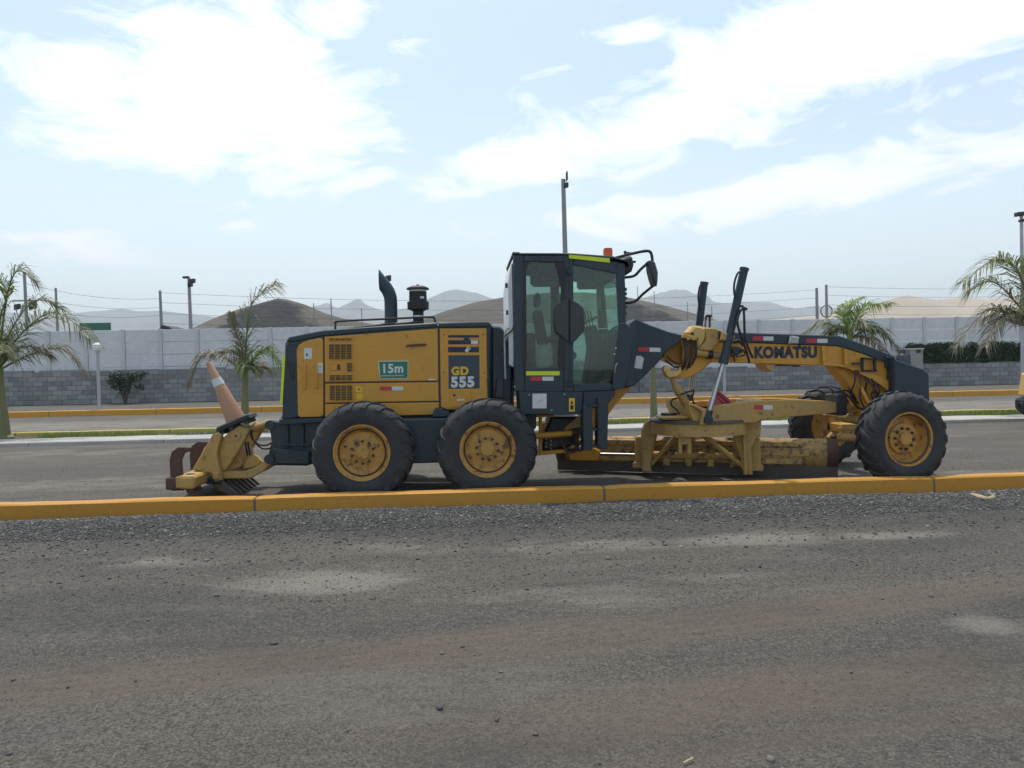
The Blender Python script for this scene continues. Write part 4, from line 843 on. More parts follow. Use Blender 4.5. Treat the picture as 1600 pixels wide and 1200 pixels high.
ld = plate('step_ladder', [(912, 704), (924, 704), (927, 690), (925, 636), (911, 634)], 9.36, 9.36, 9.60, 'dark_blue', cab, bev=.006)
plate('step_rail', [(934, 702), (949, 702), (951, 625), (934, 622)], 9.40, 9.40, 9.64, 'dark_blue', ld, bev=.006)
for y in (634, 671, 698): a, c = P(922, y, 9.42), P(938, y, 9.42); B().box(a.x, c.x, 9.40, 9.60, a.z - .012, a.z + .012, .003).build('rung', 'dark_blue', ld)
plate('step_bracket', [(911, 640), (948, 634), (960, 618), (962, 609), (911, 611)], 9.48, 9.48, 9.9, 'dark_blue', ld)
# beacon, work lamps, mirror
bx_ = P(950, 404, 9.8); bc = B().box(bx_.x - .065, bx_.x + .065, 9.74, 9.86, bx_.z - .03, bx_.z + .025, .008).build('beacon_base', 'black', cab)
B().lathe([(.062, .024), (.064, .10), (.056, .135), (.0, .14)], (bx_.x, 9.8, bx_.z), n=20).build('beacon_lens', 'beacon_orange', bc)
wl_ = plate('work_lamp', [(960, 425), (968, 431), (978, 430), (987, 424), (990, 414), (988, 403), (985, 400), (970, 403), (958, 406)], 9.55, 9.52, 9.78, 'black', cab, bev=.03)
plate('lamp_bracket', [(978, 400), (988, 397), (989, 394), (979, 393), (978, 391), (977, 391)], 9.55, 9.56, 9.66, 'black', wl_, bev=.004)
plate('lamp_bracket', rect(987, 407, 994, 410), 9.55, 9.56, 9.62, 'black', wl_, bev=.004)
mr = B().tube(smooth_path([P(958, 404, 9.52), P(985, 397, 9.42), P(1006, 392.5, 9.32), P(1015, 393, 9.28), P(1018.5, 400, 9.27), P(1019.5, 414, 9.27)], 5), .019, 8).build('mirror_arm', 'black', cab)
B().tube(smooth_path([P(977, 433.5, 9.50), P(991, 431, 9.42), P(1001, 421, 9.34), P(1014, 409, 9.28)], 4), .018, 8).build('mirror_strut', 'black', mr)
B().tube(smooth_path([P(977, 473.5, 9.50), P(992, 471, 9.42), P(1004, 460, 9.34), P(1020, 447, 9.27)], 4), .018, 8).build('mirror_strut', 'black', mr)
plate('mirror_head', [(1011, 409), (1016, 409), (1020, 412), (1024.5, 427), (1024, 440), (1023, 448), (1019, 448), (1015, 436), (1012, 424)], 9.27, 9.14, 9.36, 'mirror_back', mr, bev=.02)
for y in (452, 459, 466, 480, 490): c0 = P(977, y, 9.47); B().box(c0.x - .01, c0.x + .02, 9.46, 9.52, c0.z - .02, c0.z + .02, .004).build('hinge', 'black', cab)
# ---- front frame
neck = plate('neck_cover', [(980, 606), (992, 602), (1010, 584), (1029, 566), (1042, 548), (1066, 532), (1068, 524), (1047, 519), (1016, 508), (993, 498), (986, 506), (982, 540)], 9.72, 9.72, 10.68, 'dark_blue', bev=.012)
plate('neck_seam', [(978, 604), (988, 602), (994, 540), (993, 499), (985, 505), (983, 530)], 9.70, 9.70, 9.73, 'decal_slate', neck, bev=.003)
plate('lit_fairing', [(976, 525), (986, 521), (988, 503), (976, 507)], 10.0, 10.0, 10.6, 'white_plastic', neck)  # grey fairing coloured white to paint in the light falling on it
tape(997, 542.5, 1032, 549, 9.715, neck, .03)
plate('sticker', [(991, 575), (1003, 576.5), (1006, 560), (1001, 556), (994, 556)], 9.715, 9.712, 9.718, 'decal_white', neck, bev=0)
FN, FF = 10.0, 10.4
beam = plate('front_frame', [(1036, 558), (1045, 540), (1066, 524), (1150, 522), (1313, 528), (1395, 560), (1396, 613), (1388, 614), (1372, 600), (1350, 588), (1330, 578), (1306, 571.5), (1165, 567), (1112, 566), (1098, 577), (1082, 586), (1074, 578), (1066, 570), (1052, 567)], FN, FN, FF, 'yellow', bev=.008)
plate('rear_frame_arm', [(1036, 558), (1012, 583), (984, 608), (962, 632), (945, 656), (880, 706), (846, 706), (846, 662), (905, 655), (930, 612), (970, 590), (1030, 535)], 10.04, 10.04, 10.36, 'yellow', beam, bev=.006)
plate('top_cover', [(1070, 531), (1150, 536.5), (1165, 535.5), (1310, 541), (1350, 553), (1386, 567), (1398, 571), (1399, 557), (1350, 538), (1313, 525), (1150, 519.5), (1068, 521.5)], FN - .02, FN - .02, FF + .02, 'dark_blue', beam, bev=.012)
a = P(1178.5, 558.6, FN - .004); e_ = P(1276.5, 561, FN - .004)
tx = text('maker_letters', 'KOMATSU', a.x, FN - .005, a.z, .205, 'decal_navy', beam, .012, 1.0, space=1.1); dx = max(v.co.x for v in tx.data.vertices) - a.x
tx.data.transform(Matrix.Translation((a.x, 0, a.z)) @ Matrix.Rotation(rad(-.6), 4, 'Y').inverted() @ Matrix.Diagonal(((e_.x - a.x) / dx, 1, 1, 1)) @ Matrix.Translation((-a.x, 0, -a.z)))
plate('tittle', rect(1247, 536.5, 1251, 541), FN - .004, FN - .006, FN, 'decal_navy', beam, bev=0)
tape(1176, 525.5, 1208.5, 532, FN - .021, beam, .012); tape(1260, 529, 1293, 535.5, FN - .021, beam, .012)
plate('frame_lamp', [(1231, 537), (1244, 537), (1246, 527), (1234, 525)], FN - .03, FN - .10, FN - .02, 'grey_metal', beam, bev=.012)
plate('rib', [(1283, 568), (1289, 568), (1286, 541), (1281, 541)], FN, FN - .06, FN, 'yellow', beam, bev=.004); plate('rib', [(1317, 570), (1322, 571), (1320, 546), (1316, 544)], FN, FN - .06, FN, 'yellow', beam, bev=.004)
plate('flange', [(1283, 571), (1322, 574), (1322, 571), (1283, 567.5)], FN, FN - .07, FN, 'yellow', beam, bev=.004)
plate('boss', [(1193, 567), (1212, 568), (1210, 575), (1205, 580), (1199, 577)], FN + .03, FN + .03, FF - .03, 'tan_yellow', beam)
fr = plate('front_bolster', [(1302, 572), (1330, 579), (1352, 590), (1375, 603), (1396, 615), (1396, 652), (1346, 656), (1343, 630), (1328, 602)], 10.06, 10.06, 10.34, 'yellow', beam, bev=.008)
plate('side_gusset', [(1325, 576), (1350, 588), (1372, 600), (1388, 612), (1397, 612), (1397, 600), (1372, 588), (1345, 575)], FN - .02, FN - .05, FN, 'yellow', beam, bev=.004)
plate('front_flange', [(1388, 650), (1397, 650), (1397, 570), (1391, 570)], FN - .02, FN - .08, FF + .08, 'yellow', beam, bev=.004)
plate('counterweight', [(1396, 650), (1397, 557), (1400, 562), (1444, 577), (1452, 585), (1454, 650)], 9.82, 9.82, 10.58, 'dark_blue', beam, bev=.015, cham=.01)
plate('cover_hinge', [(1385, 575), (1396, 578), (1397, 560), (1384, 556)], FN - .05, FN - .05, FN, 'dark_blue', beam)
hb = B()
for pa in (((1347, 559), (1347, 580)), ((1366, 561), (1367, 580)), ((1346, 560), (1384, 562)), ((1347, 579.5), (1369, 579.5)), ((1332, 568), (1347, 568))):
    a, c = P(*pa[0], FN - .06), P(*pa[1], FN - .06); hb.bar((a.x, FN - .06, a.z), (c.x, FN - .06, c.z), .04, .028)
hb.build('lamp_bracket', 'black', beam)
# front axle
axl = B().box(wf.x - .09, wf.x + .09, 9.42, 10.98, .54, .68, .02).build('front_axle', 'rim_yellow', GR)
for y0 in (9.40, 10.86): B().box(wf.x - .09, wf.x + .09, y0, y0 + .12, .42, .80, .03).build('knuckle', 'tan_yellow', axl)
def ram(name, p0, p1, r, mat, par, rod=.45, rr=None, rodmat='chrome'):
    p0, p1 = Vector(p0), Vector(p1); m_ = p0.lerp(p1, 1 - rod); o = B().cyl(p0, m_, r, n=18).build(name, mat, par)
    d = (m_ - p0).normalized(); B().cyl(m_ - d * .03, m_ + d * .03, r * 1.15, n=18).build('gland', mat, o); B().cyl(m_, p1, rr or r * .5, n=14).build('rod', rodmat, o)
    B().cyl(p1 - d.orthogonal().normalized() * .05, p1 + d.orthogonal().normalized() * .05, r * .8, n=14).build('eye', mat, o); return o
q0, q1 = P(1342, 655, 10.1), P(1292, 647, 10.75); ram('steering_cylinder', q0, q1, .055, 'tan_yellow', axl, .35, .035, 'tan_yellow')
q0, q1 = P(1345, 684, 10.05), P(1298, 682, 10.8); ram('lean_cylinder', q0, q1, .06, 'tan_yellow', axl, .4, .03, 'steel')
q0, q1 = P(1345, 668, 10.0), P(1302, 670, 10.9); B().cyl(q0, q1, .05).build('tie_rod', 'tan_yellow', axl); B().box(q0.x - .25, q0.x + .05, 10.15, 10.3, .86, .95, .02).build('axle_bracket', 'tan_yellow', axl)
B().box(5.16, 5.30, 10.0, 10.4, .84, 1.14, .02).build('drawbar_ball_mount', 'black', axl)
for i, (x0, y0, x1, y1) in enumerate(((1337, 578, 1330, 615), (1341, 578, 1344, 622), (1352, 588, 1352, 610), (1356, 590, 1368, 620), (1362, 592, 1366, 605), (1368, 596, 1362, 618), (1373, 600, 1371, 622))):
    hose([(x0, y0, 9.94), ((x0 + x1) / 2 + 2, (y0 + y1) / 2, 9.90), (x1, y1, 9.95), (x1 + 8, y1 + 18, 10.0)], 'rust' if i % 2 else 'black', .013, axl)
plate('hose_guard', [(1341, 602), (1346, 600), (1362, 630), (1356, 632)], 9.9, 9.9, 9.96, 'yellow', axl)
hose([(1300, 614, 9.9), (1312, 612, 9.9), (1325, 618, 9.9), (1340, 636, 9.95), (1350, 640, 10)], 'black', .016, axl); hose([(1308, 612, 10.1), (1325, 611, 10.1), (1338, 628, 10.1), (1348, 634, 10.1)], 'black', .014, axl); hose([(1322, 596, 10.2), (1330, 612, 10.1), (1338, 624, 10.1)], 'black', .016, axl)

# ---- lifter bracket, saddle and cylinders
sad = plate('lifter_saddle', [(1112, 545), (1113, 560), (1105, 571), (1092, 582), (1078, 590), (1060, 592), (1046, 590), (1041, 583), (1047, 579), (1062, 581), (1074, 573), (1082, 560), (1084, 545)], 9.78, 9.78, 10.0, 'yellow', bev=.012)
plate('saddle_plate', [(1068, 530), (1090, 533), (1088, 545), (1083, 560), (1072, 572), (1066, 560)], 9.86, 9.86, 10.0, 'tan_yellow', sad)
plate('lift_knuckle', [(1076, 519), (1085, 508.5), (1095, 509), (1103, 512), (1105, 521), (1103, 530), (1098, 540), (1090, 546), (1089, 530), (1082, 527)], 9.70, 9.70, 9.98, 'bright_yellow', sad, bev=.03)
plate('knuckle_pin', rect(1080, 519, 1084, 523), 9.70, 9.69, 9.72, 'black', sad, bev=.003)
plate('bracket', [(1066, 528), (1088, 532), (1090, 527), (1069, 521)], 9.66, 9.66, 9.9, 'tan_yellow', sad)
for x in (1075, 1083): c0 = P(x, 530, 9.66); B().cyl((c0.x, 9.645, c0.z), (c0.x, 9.67, c0.z), .014, n=8).build('bolt', 'bright_yellow', sad)
plate('lift_arm', [(1106, 513), (1112, 511.5), (1122, 514), (1126.5, 521), (1125, 535), (1112, 548), (1100, 548), (1093, 546), (1104, 532)], 9.66, 9.66, 9.92, 'tan_yellow', sad, bev=.015)
plate('trunnion', [(1129, 519), (1147, 522.5), (1149, 526), (1147, 533), (1142, 535), (1127, 531)], 9.54, 9.54, 9.78, 'tan_yellow', sad, bev=.012)
c0 = P(1143, 529, 9.54); B().cyl((c0.x, 9.52, c0.z), (c0.x, 9.56, c0.z), .028, n=12).build('pin', 'rust', sad)
plate('collar', [(1124, 530), (1128, 531), (1129, 519), (1125, 517)], 9.6, 9.60, 9.85, 'black', sad)
for x0, x1, mt in ((1088, 1105, 'tan_yellow'), (1105, 1113, 'black'), (1113, 1127, 'tan_yellow')):
    a, c = P(x0, 551 + (x0 - 1088) * .14, 9.72), P(x1, 551 + (x1 - 1088) * .14, 9.72); B().cyl(a, c, .05 if mt != 'black' else .058, n=18).build('link_roller', mt, sad)
plate('lower_lug', [(1040, 584), (1048, 580), (1060, 579), (1063, 572), (1066, 580), (1060, 588), (1045, 590)], 9.70, 9.70, 9.80, 'bright_yellow', sad)
for far in (0, 1):
    Yb, Yt = (9.52, 9.60) if not far else (10.95, 10.82)
    top, bot, mid = (P(1163, 420, Yt), P(1105, 655, Yb), P(1130.5, 566, (Yb + Yt) / 2)) if not far else (P(1100.5, 442, Yt), P(1076, 628, Yb), P(1088, 545, Yt))
    lc = B().cyl(mid, top, .055, n=18).build('lift_cylinder', 'dark_blue', GR); d = (top - mid).normalized()
    B().cyl(top - d * .02, top + d * .012, .062, n=18).build('end_cap', 'dark_blue', lc); B().cyl(mid - d * .02, mid + d * .05, .062, n=18).build('gland', 'dark_blue', lc)
    B().cyl(bot, mid, .032, n=14).build('rod', 'chrome', lc); B().cyl(bot - d * .06, bot + d * .12, .05, n=14).build('rod_eye', 'dark_blue', lc); B().cyl((bot.x, Yb - .08, bot.z), (bot.x, Yb + .08, bot.z), .055, n=14).build('rod_pin', 'dark_blue', lc)
    if not far:
        hose([(1158, 424, 9.52), (1152, 428, 9.50), (1147, 445, 9.50), (1148, 462, 9.54), (1152, 470, 9.58)], 'black', .014, lc); hose([(1155, 478, 9.56), (1162, 479, 9.54)], 'black', .016, lc, 'pipe_fitting')
        hose([(1162, 482, 9.5), (1163, 500, 9.48), (1164, 525, 9.5), (1170, 545, 9.55), (1176, 559, 9.6)], 'black', .016, lc); hose([(1157, 484, 9.5), (1152, 503, 9.48), (1158, 525, 9.5), (1166, 548, 9.55), (1171, 567, 9.6)], 'black', .016, lc)
        hose([(1155, 488, 9.5), (1162, 481, 9.5), (1167, 483, 9.5), (1164, 484, 9.5)], 'black', .014, lc)
    else:
        hose([(1098, 446, 10.74), (1094, 446, 10.72), (1091, 462, 10.72), (1093, 478, 10.76), (1098, 488, 10.78)], 'black', .014, lc); hose([(1103, 495, 10.7), (1102, 510, 10.6)], 'black', .014, lc); hose([(1109, 493, 10.7), (1109, 512, 10.6)], 'black', .016, lc)
        plate('pipe_fitting', rect(1104, 492, 1111, 495.5), 10.7, 10.65, 10.75, 'dark_blue', lc, bev=.004)
vb = plate('valve_block', [(1144, 553), (1152, 556), (1160, 550), (1158, 543), (1149, 541), (1144, 546)], 9.9, 9.88, 10.0, 'dark_blue', sad)
for x0, y0, x1, y1 in ((1148, 533, 1160, 540), (1158, 548, 1164, 552), (1142, 556, 1148, 565), (1150, 557, 1164, 555)): hose([(x0, y0, 9.86), ((x0 + x1) / 2, y0 - 1, 9.84), (x1, y1, 9.88)], 'black', .013, sad)
for i, (x0, x1, y1) in enumerate(((1069, 1068, 572), (1073, 1072, 566), (1078, 1076, 570), (1084, 1081, 567), (1087, 1085, 562))):
    hose([(x0, 531, 9.72), (x0 + 1.5, 545, 9.70), (x1 + 3, 556, 9.70), (x1, y1, 9.74), (x1 - 4, y1 + 8, 9.78)], 'rust' if i % 2 else 'black', .011, sad)
hose([(1041, 555, 9.74), (1050, 564, 9.72), (1058, 568, 9.72), (1065, 568, 9.75)], 'black', .012, sad); hose([(1040, 562, 9.74), (1050, 571, 9.72), (1058, 574, 9.72), (1066, 572, 9.75)], 'black', .012, sad)
q0, q1 = P(1084, 652, 9.9), P(1041, 577, 9.78)
ssc = B().tube([q0, q0.lerp(q1, .50), q0.lerp(q1, .54), q0.lerp(q1, .62), q0.lerp(q1, .70), q0.lerp(q1, .76), q1], [.058, .056, .068, .058, .040, .030, .030], 18).build('side_shift_cylinder', 'tan_yellow', GR)
B().lathe([(.0, -.06), (.05, -.05), (.05, .05), (.0, .06)], q1, (0, 1, 0), 14).build('ball_joint', 'bright_yellow', ssc)
hose([(1056, 617, 9.82), (1068, 615, 9.78), (1080, 611, 9.78), (1084, 611, 9.78), (1082, 622, 9.78), (1086, 632, 9.8), (1098, 636, 9.8), (1108, 636, 9.8)], 'black', .013, ssc); hose([(1058, 622, 9.82), (1050, 625, 9.78), (1049, 633, 9.78), (1058, 641, 9.8), (1061, 648, 9.8)], 'black', .013, ssc)

# ---- drawbar
def frame_fn(ox, oy, ang):
    c_, s_ = math.cos(ang), math.sin(ang)
    def to_local(x, y, yl):
        d = ray(x, y); o = CAM - Vector((ox, oy, 0)); ol = Vector((o.x * c_ + o.y * s_, -o.x * s_ + o.y * c_, o.z)); dl = Vector((d.x * c_ + d.y * s_, -d.x * s_ + d.y * c_, d.z))
        t_ = (yl - ol.y) / dl.y; q = ol + dl * t_; return (q.x, q.z)
    fn = lambda x, z, y: (ox + x * c_ - y * s_, oy + x * s_ + y * c_, z)
    return to_local, fn
tl, fn = frame_fn(3.2, 9.58, math.atan2(.50, 2.1))
dp = [(1107, 661), (1180, 661), (1190, 656), (1240, 651), (1290, 647), (1325, 642), (1336, 636), (1325, 630), (1300, 627.5), (1240, 624.5), (1180, 626.5), (1112, 634.5)]
db = B().prism([tl(x, y, 0) for x, y in dp], 0, .11, .010, fn).build('drawbar', 'tan_yellow', GR)
zz_ = [tl(x, y, 0) for x, y in dp]; tl2, fn2 = frame_fn(3.2, 10.82, -math.atan2(.50, 2.1))
B().prism(zz_, -.11, 0, .010, fn2).build('drawbar_arm', 'yellow', db)
plate('drawbar_cross', [(1080, 661), (1104, 661), (1105, 644), (1098, 640), (1070, 628), (1072, 640)], 9.8, 9.64, 10.8, 'bright_yellow', db, bev=.01)
plate('cylinder_bracket', [(1094, 664), (1106, 664), (1106, 641), (1088, 632), (1082, 634), (1098, 644)], 9.50, 9.50, 9.64, 'tan_yellow', db)
for x, mt in ((1178, 'decal_red'), (1193, 'decal_white')):
    B().prism([tl(x, 640, 0), tl(x + 14, 640, 0), tl(x + 14, 633, 0), tl(x, 633, 0)], -.003, .002, 0, fn).build('reflector_tape', mt, db)

# ---- circle and blade (own heading)
CX, CY, CA = 3.24, 10.2, math.atan2(9.82 - 11.3, 5.06 - 1.36)
bl, bfn = frame_fn(CX, CY, CA)
def bplate(name, pts, yl, y0, y1, mat, parent, bev=.008, cham=0):
    p = [bl(x, y, yl) for x, y in pts]
    if cham: p = chamfer(p, cham)
    return B().prism(p, y0, y1, bev, bfn).build(name, mat, parent)
zc = P(1095, 667, 9.6).z
ring = B().lathe([(.52, .03), (.52, .075), (.665, .075), (.68, .065), (.68, .03), (.52, .03)], (CX, CY, zc), n=56).build('circle', 'steel', GR)
B().lathe([(.57, -.13), (.57, .029), (.665, .029), (.665, -.13), (.57, -.13)], (CX, CY, zc), n=56).build('circle_skirt', 'tan_yellow', ring)
B().box(CX - .25, CX + .2, CY - .3, CY + .3, zc + .09, zc + .15, .02).build('circle_cover', 'tan_yellow', ring)
B().cyl((CX - .45, CY - .1, zc + .09), (CX - .45, CY - .1, zc + .16), .11, n=18).build('circle_motor', 'black', ring); B().box(CX - .62, CX - .26, CY - .42, CY - .02, zc + .09, zc + .13, .02).build('gear_cover', 'bright_yellow', ring)
la = bplate('blade_arm', [(1003, 733), (1002, 672), (1007, 660), (1014, 657), (1022, 660), (1028, 668), (1026, 680), (1016, 726), (1018, 738), (1006, 738)], -.05, -.10, .06, 'tan_yellow', ring, .03)
bplate('blade_arm', [(1162, 742), (1176, 742), (1174, 700), (1182, 684), (1188, 682), (1190, 655), (1150, 662), (1143, 676), (1156, 712)], -.05, -.06, .06, 'tan_yellow', ring, .012)
bplate('arm_rib', [(1163, 742), (1168, 742), (1164, 665), (1160, 664)], -.12, -.14, -.06, 'tan_yellow', ring)
bplate('hanger', [(1064, 704), (1070, 704), (1070, 690), (1078, 690), (1078, 704), (1084, 704), (1084, 666), (1064, 666)], -.15, -.55, -.42, 'tan_yellow', ring); 
def btube(x0, y0, yl0, x1, y1, yl1, r, mat, name='brace'):
    (a, z0), (c, z1) = bl(x0, y0, yl0), bl(x1, y1, yl1); return B().cyl(bfn(a, z0, yl0), bfn(c, z1, yl1), r, n=14).build(name, mat, ring)
btube(1018, 725, .02, 1056, 682, -.1, .030, 'tan_yellow'); btube(1098, 680, -.1, 1166, 732, .0, .036, 'tan_yellow')
# moldboard
Lb = 1.98; xm = -.16; yb = .32
def bsec(yz): return yz
arc = [(yb + .05, .15), (yb - .015, .22), (yb - .05, .30), (yb - .055, .38), (yb - .03, .46), (yb + .02, .52), (yb + .05, .535)]
back = [(y - .022, z) for y, z in arc]
sec = back + arc[::-1]
mb = B().loft([[bfn(x, z, y) for y, z in sec] for x in np.linspace(xm - Lb, xm + Lb, 9)]).build('moldboard', 'blade_yellow', GR)
B().loft([[bfn(x, z, y) for y, z in ((yb + .02, .006), (yb + .045, .006), (yb + .075, .17), (yb + .025, .17))] for x in (xm - Lb - .01, xm - .001)]).build('cutting_edge', 'steel', mb)
B().loft([[bfn(x, z, y) for y, z in ((yb + .02, .006), (yb + .045, .006), (yb + .075, .17), (yb + .025, .17))] for x in (xm + .001, xm + Lb + .01)]).build('cutting_edge', 'steel', mb)
for s_ in (-1, 1):
    x0 = xm + s_ * (Lb - .13); B().loft([[bfn(x, z, y) for y, z in [(a - .012, c) for a, c in back] + [(a + .012, c) for a, c in arc[::-1]]] for x in (min(x0, xm + s_ * (Lb + .012)), max(x0, xm + s_ * (Lb + .012)))]).build('end_bit', 'rust', mb)
for z0, z1, dep in ((.43, .50, .11), (.19, .26, .12)):
    B().prism([(xm - Lb + .22, z0), (xm + Lb - .45, z0), (xm + Lb - .45, z1), (xm - Lb + .22, z1)], yb - dep - .01, yb - .04, .008, bfn).build('slide_rail', 'blade_yellow', mb)
B().prism([(xm + .62, .30), (xm + 1.62, .30), (xm + 1.62, .42), (xm + .62, .42)], yb - .085, yb - .05, .006, bfn).build('wear_plate', 'blade_yellow', mb)
for x in np.linspace(-.62, .62, 5):
    h_ = .40 + .05 * math.cos(x * 9); B().prism([(xm + x - .05, .14), (xm + x + .05, .14), (xm + x + .035 + .06 * x, h_ + .1), (xm + x - .03 + .06 * x, h_ + .1)], yb - .20, yb - .06, .01, bfn).build('rib', 'blade_yellow', mb)
for x in (-.86, .76):
    B().prism(chamfer([(x - .07, .12), (x + .07, .12), (x + .06, .56), (x - .05, .56)], .02), yb - .22, yb - .05, .012, bfn).build('guide_shoe', 'tan_yellow', mb)
    B().prism(chamfer([(x - .09, .10), (x + .10, .10), (x + .10, .19), (x - .09, .19)], .02), yb - .25, yb - .10, .012, bfn).build('guide_block', 'tan_yellow', mb)
sx0 = xm - Lb + .25; sh = B().prism(chamfer([(sx0, .20), (sx0 + .42, .20), (sx0 + .46, .34), (sx0 + .28, .44), (sx0 + .10, .40), (sx0, .36)], .02), yb - .26, yb - .07, .012, bfn).build('shift_bracket', 'yellow', mb)
B().cyl(bfn(sx0 + .44, .29, yb - .17), bfn(-.85, .29, yb - .17), .017, n=12).build('shift_rod', 'chrome', mb); B().cyl(bfn(-.85, .29, yb - .17), bfn(.55, .29, yb - .17), .055, n=16).build('shift_cylinder', 'blade_yellow', mb)
# articulation clutter behind the rear wheel
q0, q1 = P(836, 681, 9.75), P(893, 677, 9.75); B().cyl(q0, q1, .042, n=14).build('articulation_cylinder', 'yellow', GR)
B().cyl(q1, P(925, 676, 9.8), .026).build('articulation_rod', 'rust', GR)
plate('frame_plate', [(836, 712), (900, 706), (900, 700), (836, 706)], 9.9, 9.88, 10.5, 'yellow', GR); plate('frame_post', rect(842, 650, 847, 708), 9.9, 9.88, 9.96, 'yellow', GR); plate('frame_plate', rect(838, 648, 866, 652), 9.85, 9.85, 10.4, 'yellow', GR)
plate('transmission', [(845, 702), (880, 700), (900, 690), (905, 668), (900, 650), (860, 650), (852, 668)], 10.1, 9.95, 10.5, 'black', GR, bev=.03)
plate('hitch_plate', [(880, 674), (918, 664), (920, 650), (902, 652), (884, 666)], 9.92, 9.92, 10.05, 'tan_yellow', GR)
for i, (x0, y0, x1, y1) in enumerate(((893, 672, 918, 690), (890, 690, 920, 672), (880, 700, 910, 690), (876, 690, 902, 704), (896, 680, 912, 700))): hose([(x0, y0, 9.85), ((x0 + x1) / 2, max(y0, y1) + 3, 9.82), (x1, y1, 9.85)], 'black' if i % 3 else 'rust', .018, GR)
for i in range(6): c0 = P(853 + (i % 2) * 8, 686 + i * 3, 9.94); B().cyl((c0.x, 9.92, c0.z), (c0.x, 9.95, c0.z), .008, n=6).build('bolt', 'chrome', GR)

# ---- ripper
rp_ = plate('ripper_link', [(347, 736), (380, 737), (398, 731), (416, 718), (425, 722), (411, 737), (391, 748), (347, 748)], 9.80, 9.80, 9.92, 'tan_yellow', bev=.012)
B().prism(XZ([(347, 736), (380, 737), (398, 731), (416, 718), (425, 722), (411, 737), (391, 748), (347, 748)], 9.80), 10.48, 10.60, .012).build('link_arm', 'tan_yellow', rp_)
rc = plate('ripper_carrier', [(349, 684), (361, 672), (374, 665), (386, 670), (388, 676), (384, 684), (375, 700), (362, 722), (351, 737), (345, 732), (341, 712), (344, 694)], 9.78, 9.78, 9.90, 'tan_yellow', bev=.015)
c0 = P(369, 681, 9.78); B().cyl((c0.x, 9.765, c0.z), (c0.x, 9.79, c0.z), .06, n=20).build('pin_boss', 'tan_yellow', rc); B().cyl((c0.x, 9.755, c0.z), (c0.x, 9.79, c0.z), .016, n=10).build('pin', 'rust', rc)
plate('carrier_plate', [(300, 734), (328, 686), (332, 678), (340, 676), (346, 679), (343, 692), (339, 708), (341, 724), (345, 737), (346, 750), (336, 753), (330, 740)], 9.70, 9.70, 9.80, 'tan_yellow', rc, bev=.012)
plate('carrier_boss', [(332, 738), (342, 737), (344, 746), (340, 749), (333, 748)], 9.69, 9.66, 9.71, 'tan_yellow', rc, bev=.01)
B().prism(XZ([(349, 684), (374, 665), (388, 676), (362, 722), (351, 737), (341, 712)], 9.78), 10.48, 10.60, .012).build('carrier_plate', 'tan_yellow', rc)
plate('carrier_back', [(362, 722), (375, 700), (378, 712), (377, 728), (360, 736), (350, 737)], 9.92, 9.92, 10.46, 'tan_yellow', rc)
plate('carrier_lug', [(379, 733), (384, 715), (396, 711), (402, 714), (409, 722), (398, 731)], 9.95, 9.95, 10.05, 'tan_yellow', rc, bev=.01)
ram('ripper_cylinder', P(424, 661, 9.98), P(372, 677, 9.98), .05, 'tan_yellow', rc, .1, .03, 'tan_yellow')
hose([(391, 672, 9.9), (393, 684, 9.88), (403, 694, 9.88), (415, 696, 9.88), (424, 692, 9.9)], 'black', .011, rc); hose([(393, 672, 9.9), (396, 688, 9.88), (410, 701, 9.88), (424, 700, 9.9)], 'black', .011, rc)
for x in (383, 387): hose([(x, 690, 10.0), (x + 4, 712, 10.0)], 'black', .014, rc, 'rod')
BN, BFr = 9.28, 11.12
bm = plate('ripper_beam', rect(278.5, 744, 304.5, 764), BN, BN, BFr, 'tan_yellow', cham=.025, bev=.012)
plate('beam_cap', rect(281, 747, 302, 761), BN, BN - .01, BN + .01, 'tan_yellow', bm, cham=.02, bev=.004)
e0 = P(278.5, 744, BN); e1 = P(304.5, 764, BN); xw = e1.x - e0.x
for i in range(7):
    yy = BN + .14 + i * .26; B().box(e0.x + .04, e1.x - .06, yy, yy + .06, e0.z - .01, e0.z + .004, 0).build('tine_slot', 'black', bm)
B().box(e0.x - .20, e0.x, BN + .1, BFr - .1, e1.z - .02, e0.z - .03, .015).build('tine_pocket', 'rust', bm); B().box(e0.x - .07, e0.x - .02, BN + .09, BFr - .09, e1.z, e0.z - .02, .01).build('pocket_plate', 'tan_yellow', bm)
for i, Yt in enumerate((9.50, 10.18, 10.86)):
    zl, zh = e1.z - .05, P(270, 700, 9.5).z; x0 = e0.x - .16
    p_ = [(x0 - .02, zl), (x0 + .13, zl), (x0 + .11, zh - .16), (x0 + .15, zh - .07), (x0 + .24, zh - .05), (x0 + .24, zh), (x0 + .08, zh + .01), (x0, zh - .05), (x0 - .03, zh - .16)]
    B().prism(p_, Yt, Yt + .07, .008).build('ripper_tine', 'rust', bm)
for i, Yt in enumerate((9.34, 9.58, 10.3, 10.95)):
    B().prism([(e0.x + .04, e1.z + .02), (e0.x + .13, e1.z + .02), (e0.x + .17, .12), (e0.x + .09, .10)], Yt, Yt + .05, .006).build('scarifier_tooth', 'rust', bm)
for i in range(7):
    Yt = 9.75 + i * .16; x0 = P(330, 752, 9.8).x; z0 = P(340, 750, 9.8).z
    B().prism([(x0, z0 + .06), (x0 + .12, z0 + .06), (x0 + .20, z0 - .05), (x0 + .36, z0 - .20), (x0 + .33, z0 - .24), (x0 + .12, z0 - .14), (x0 + .02, z0 - .05)], Yt, Yt + .045, .006).build('scarifier_tooth', 'steel', bm)
plate('tooth_bar', [(320, 757), (345, 757), (345, 748), (318, 748)], 9.7, 9.72, 10.9, 'black', bm)

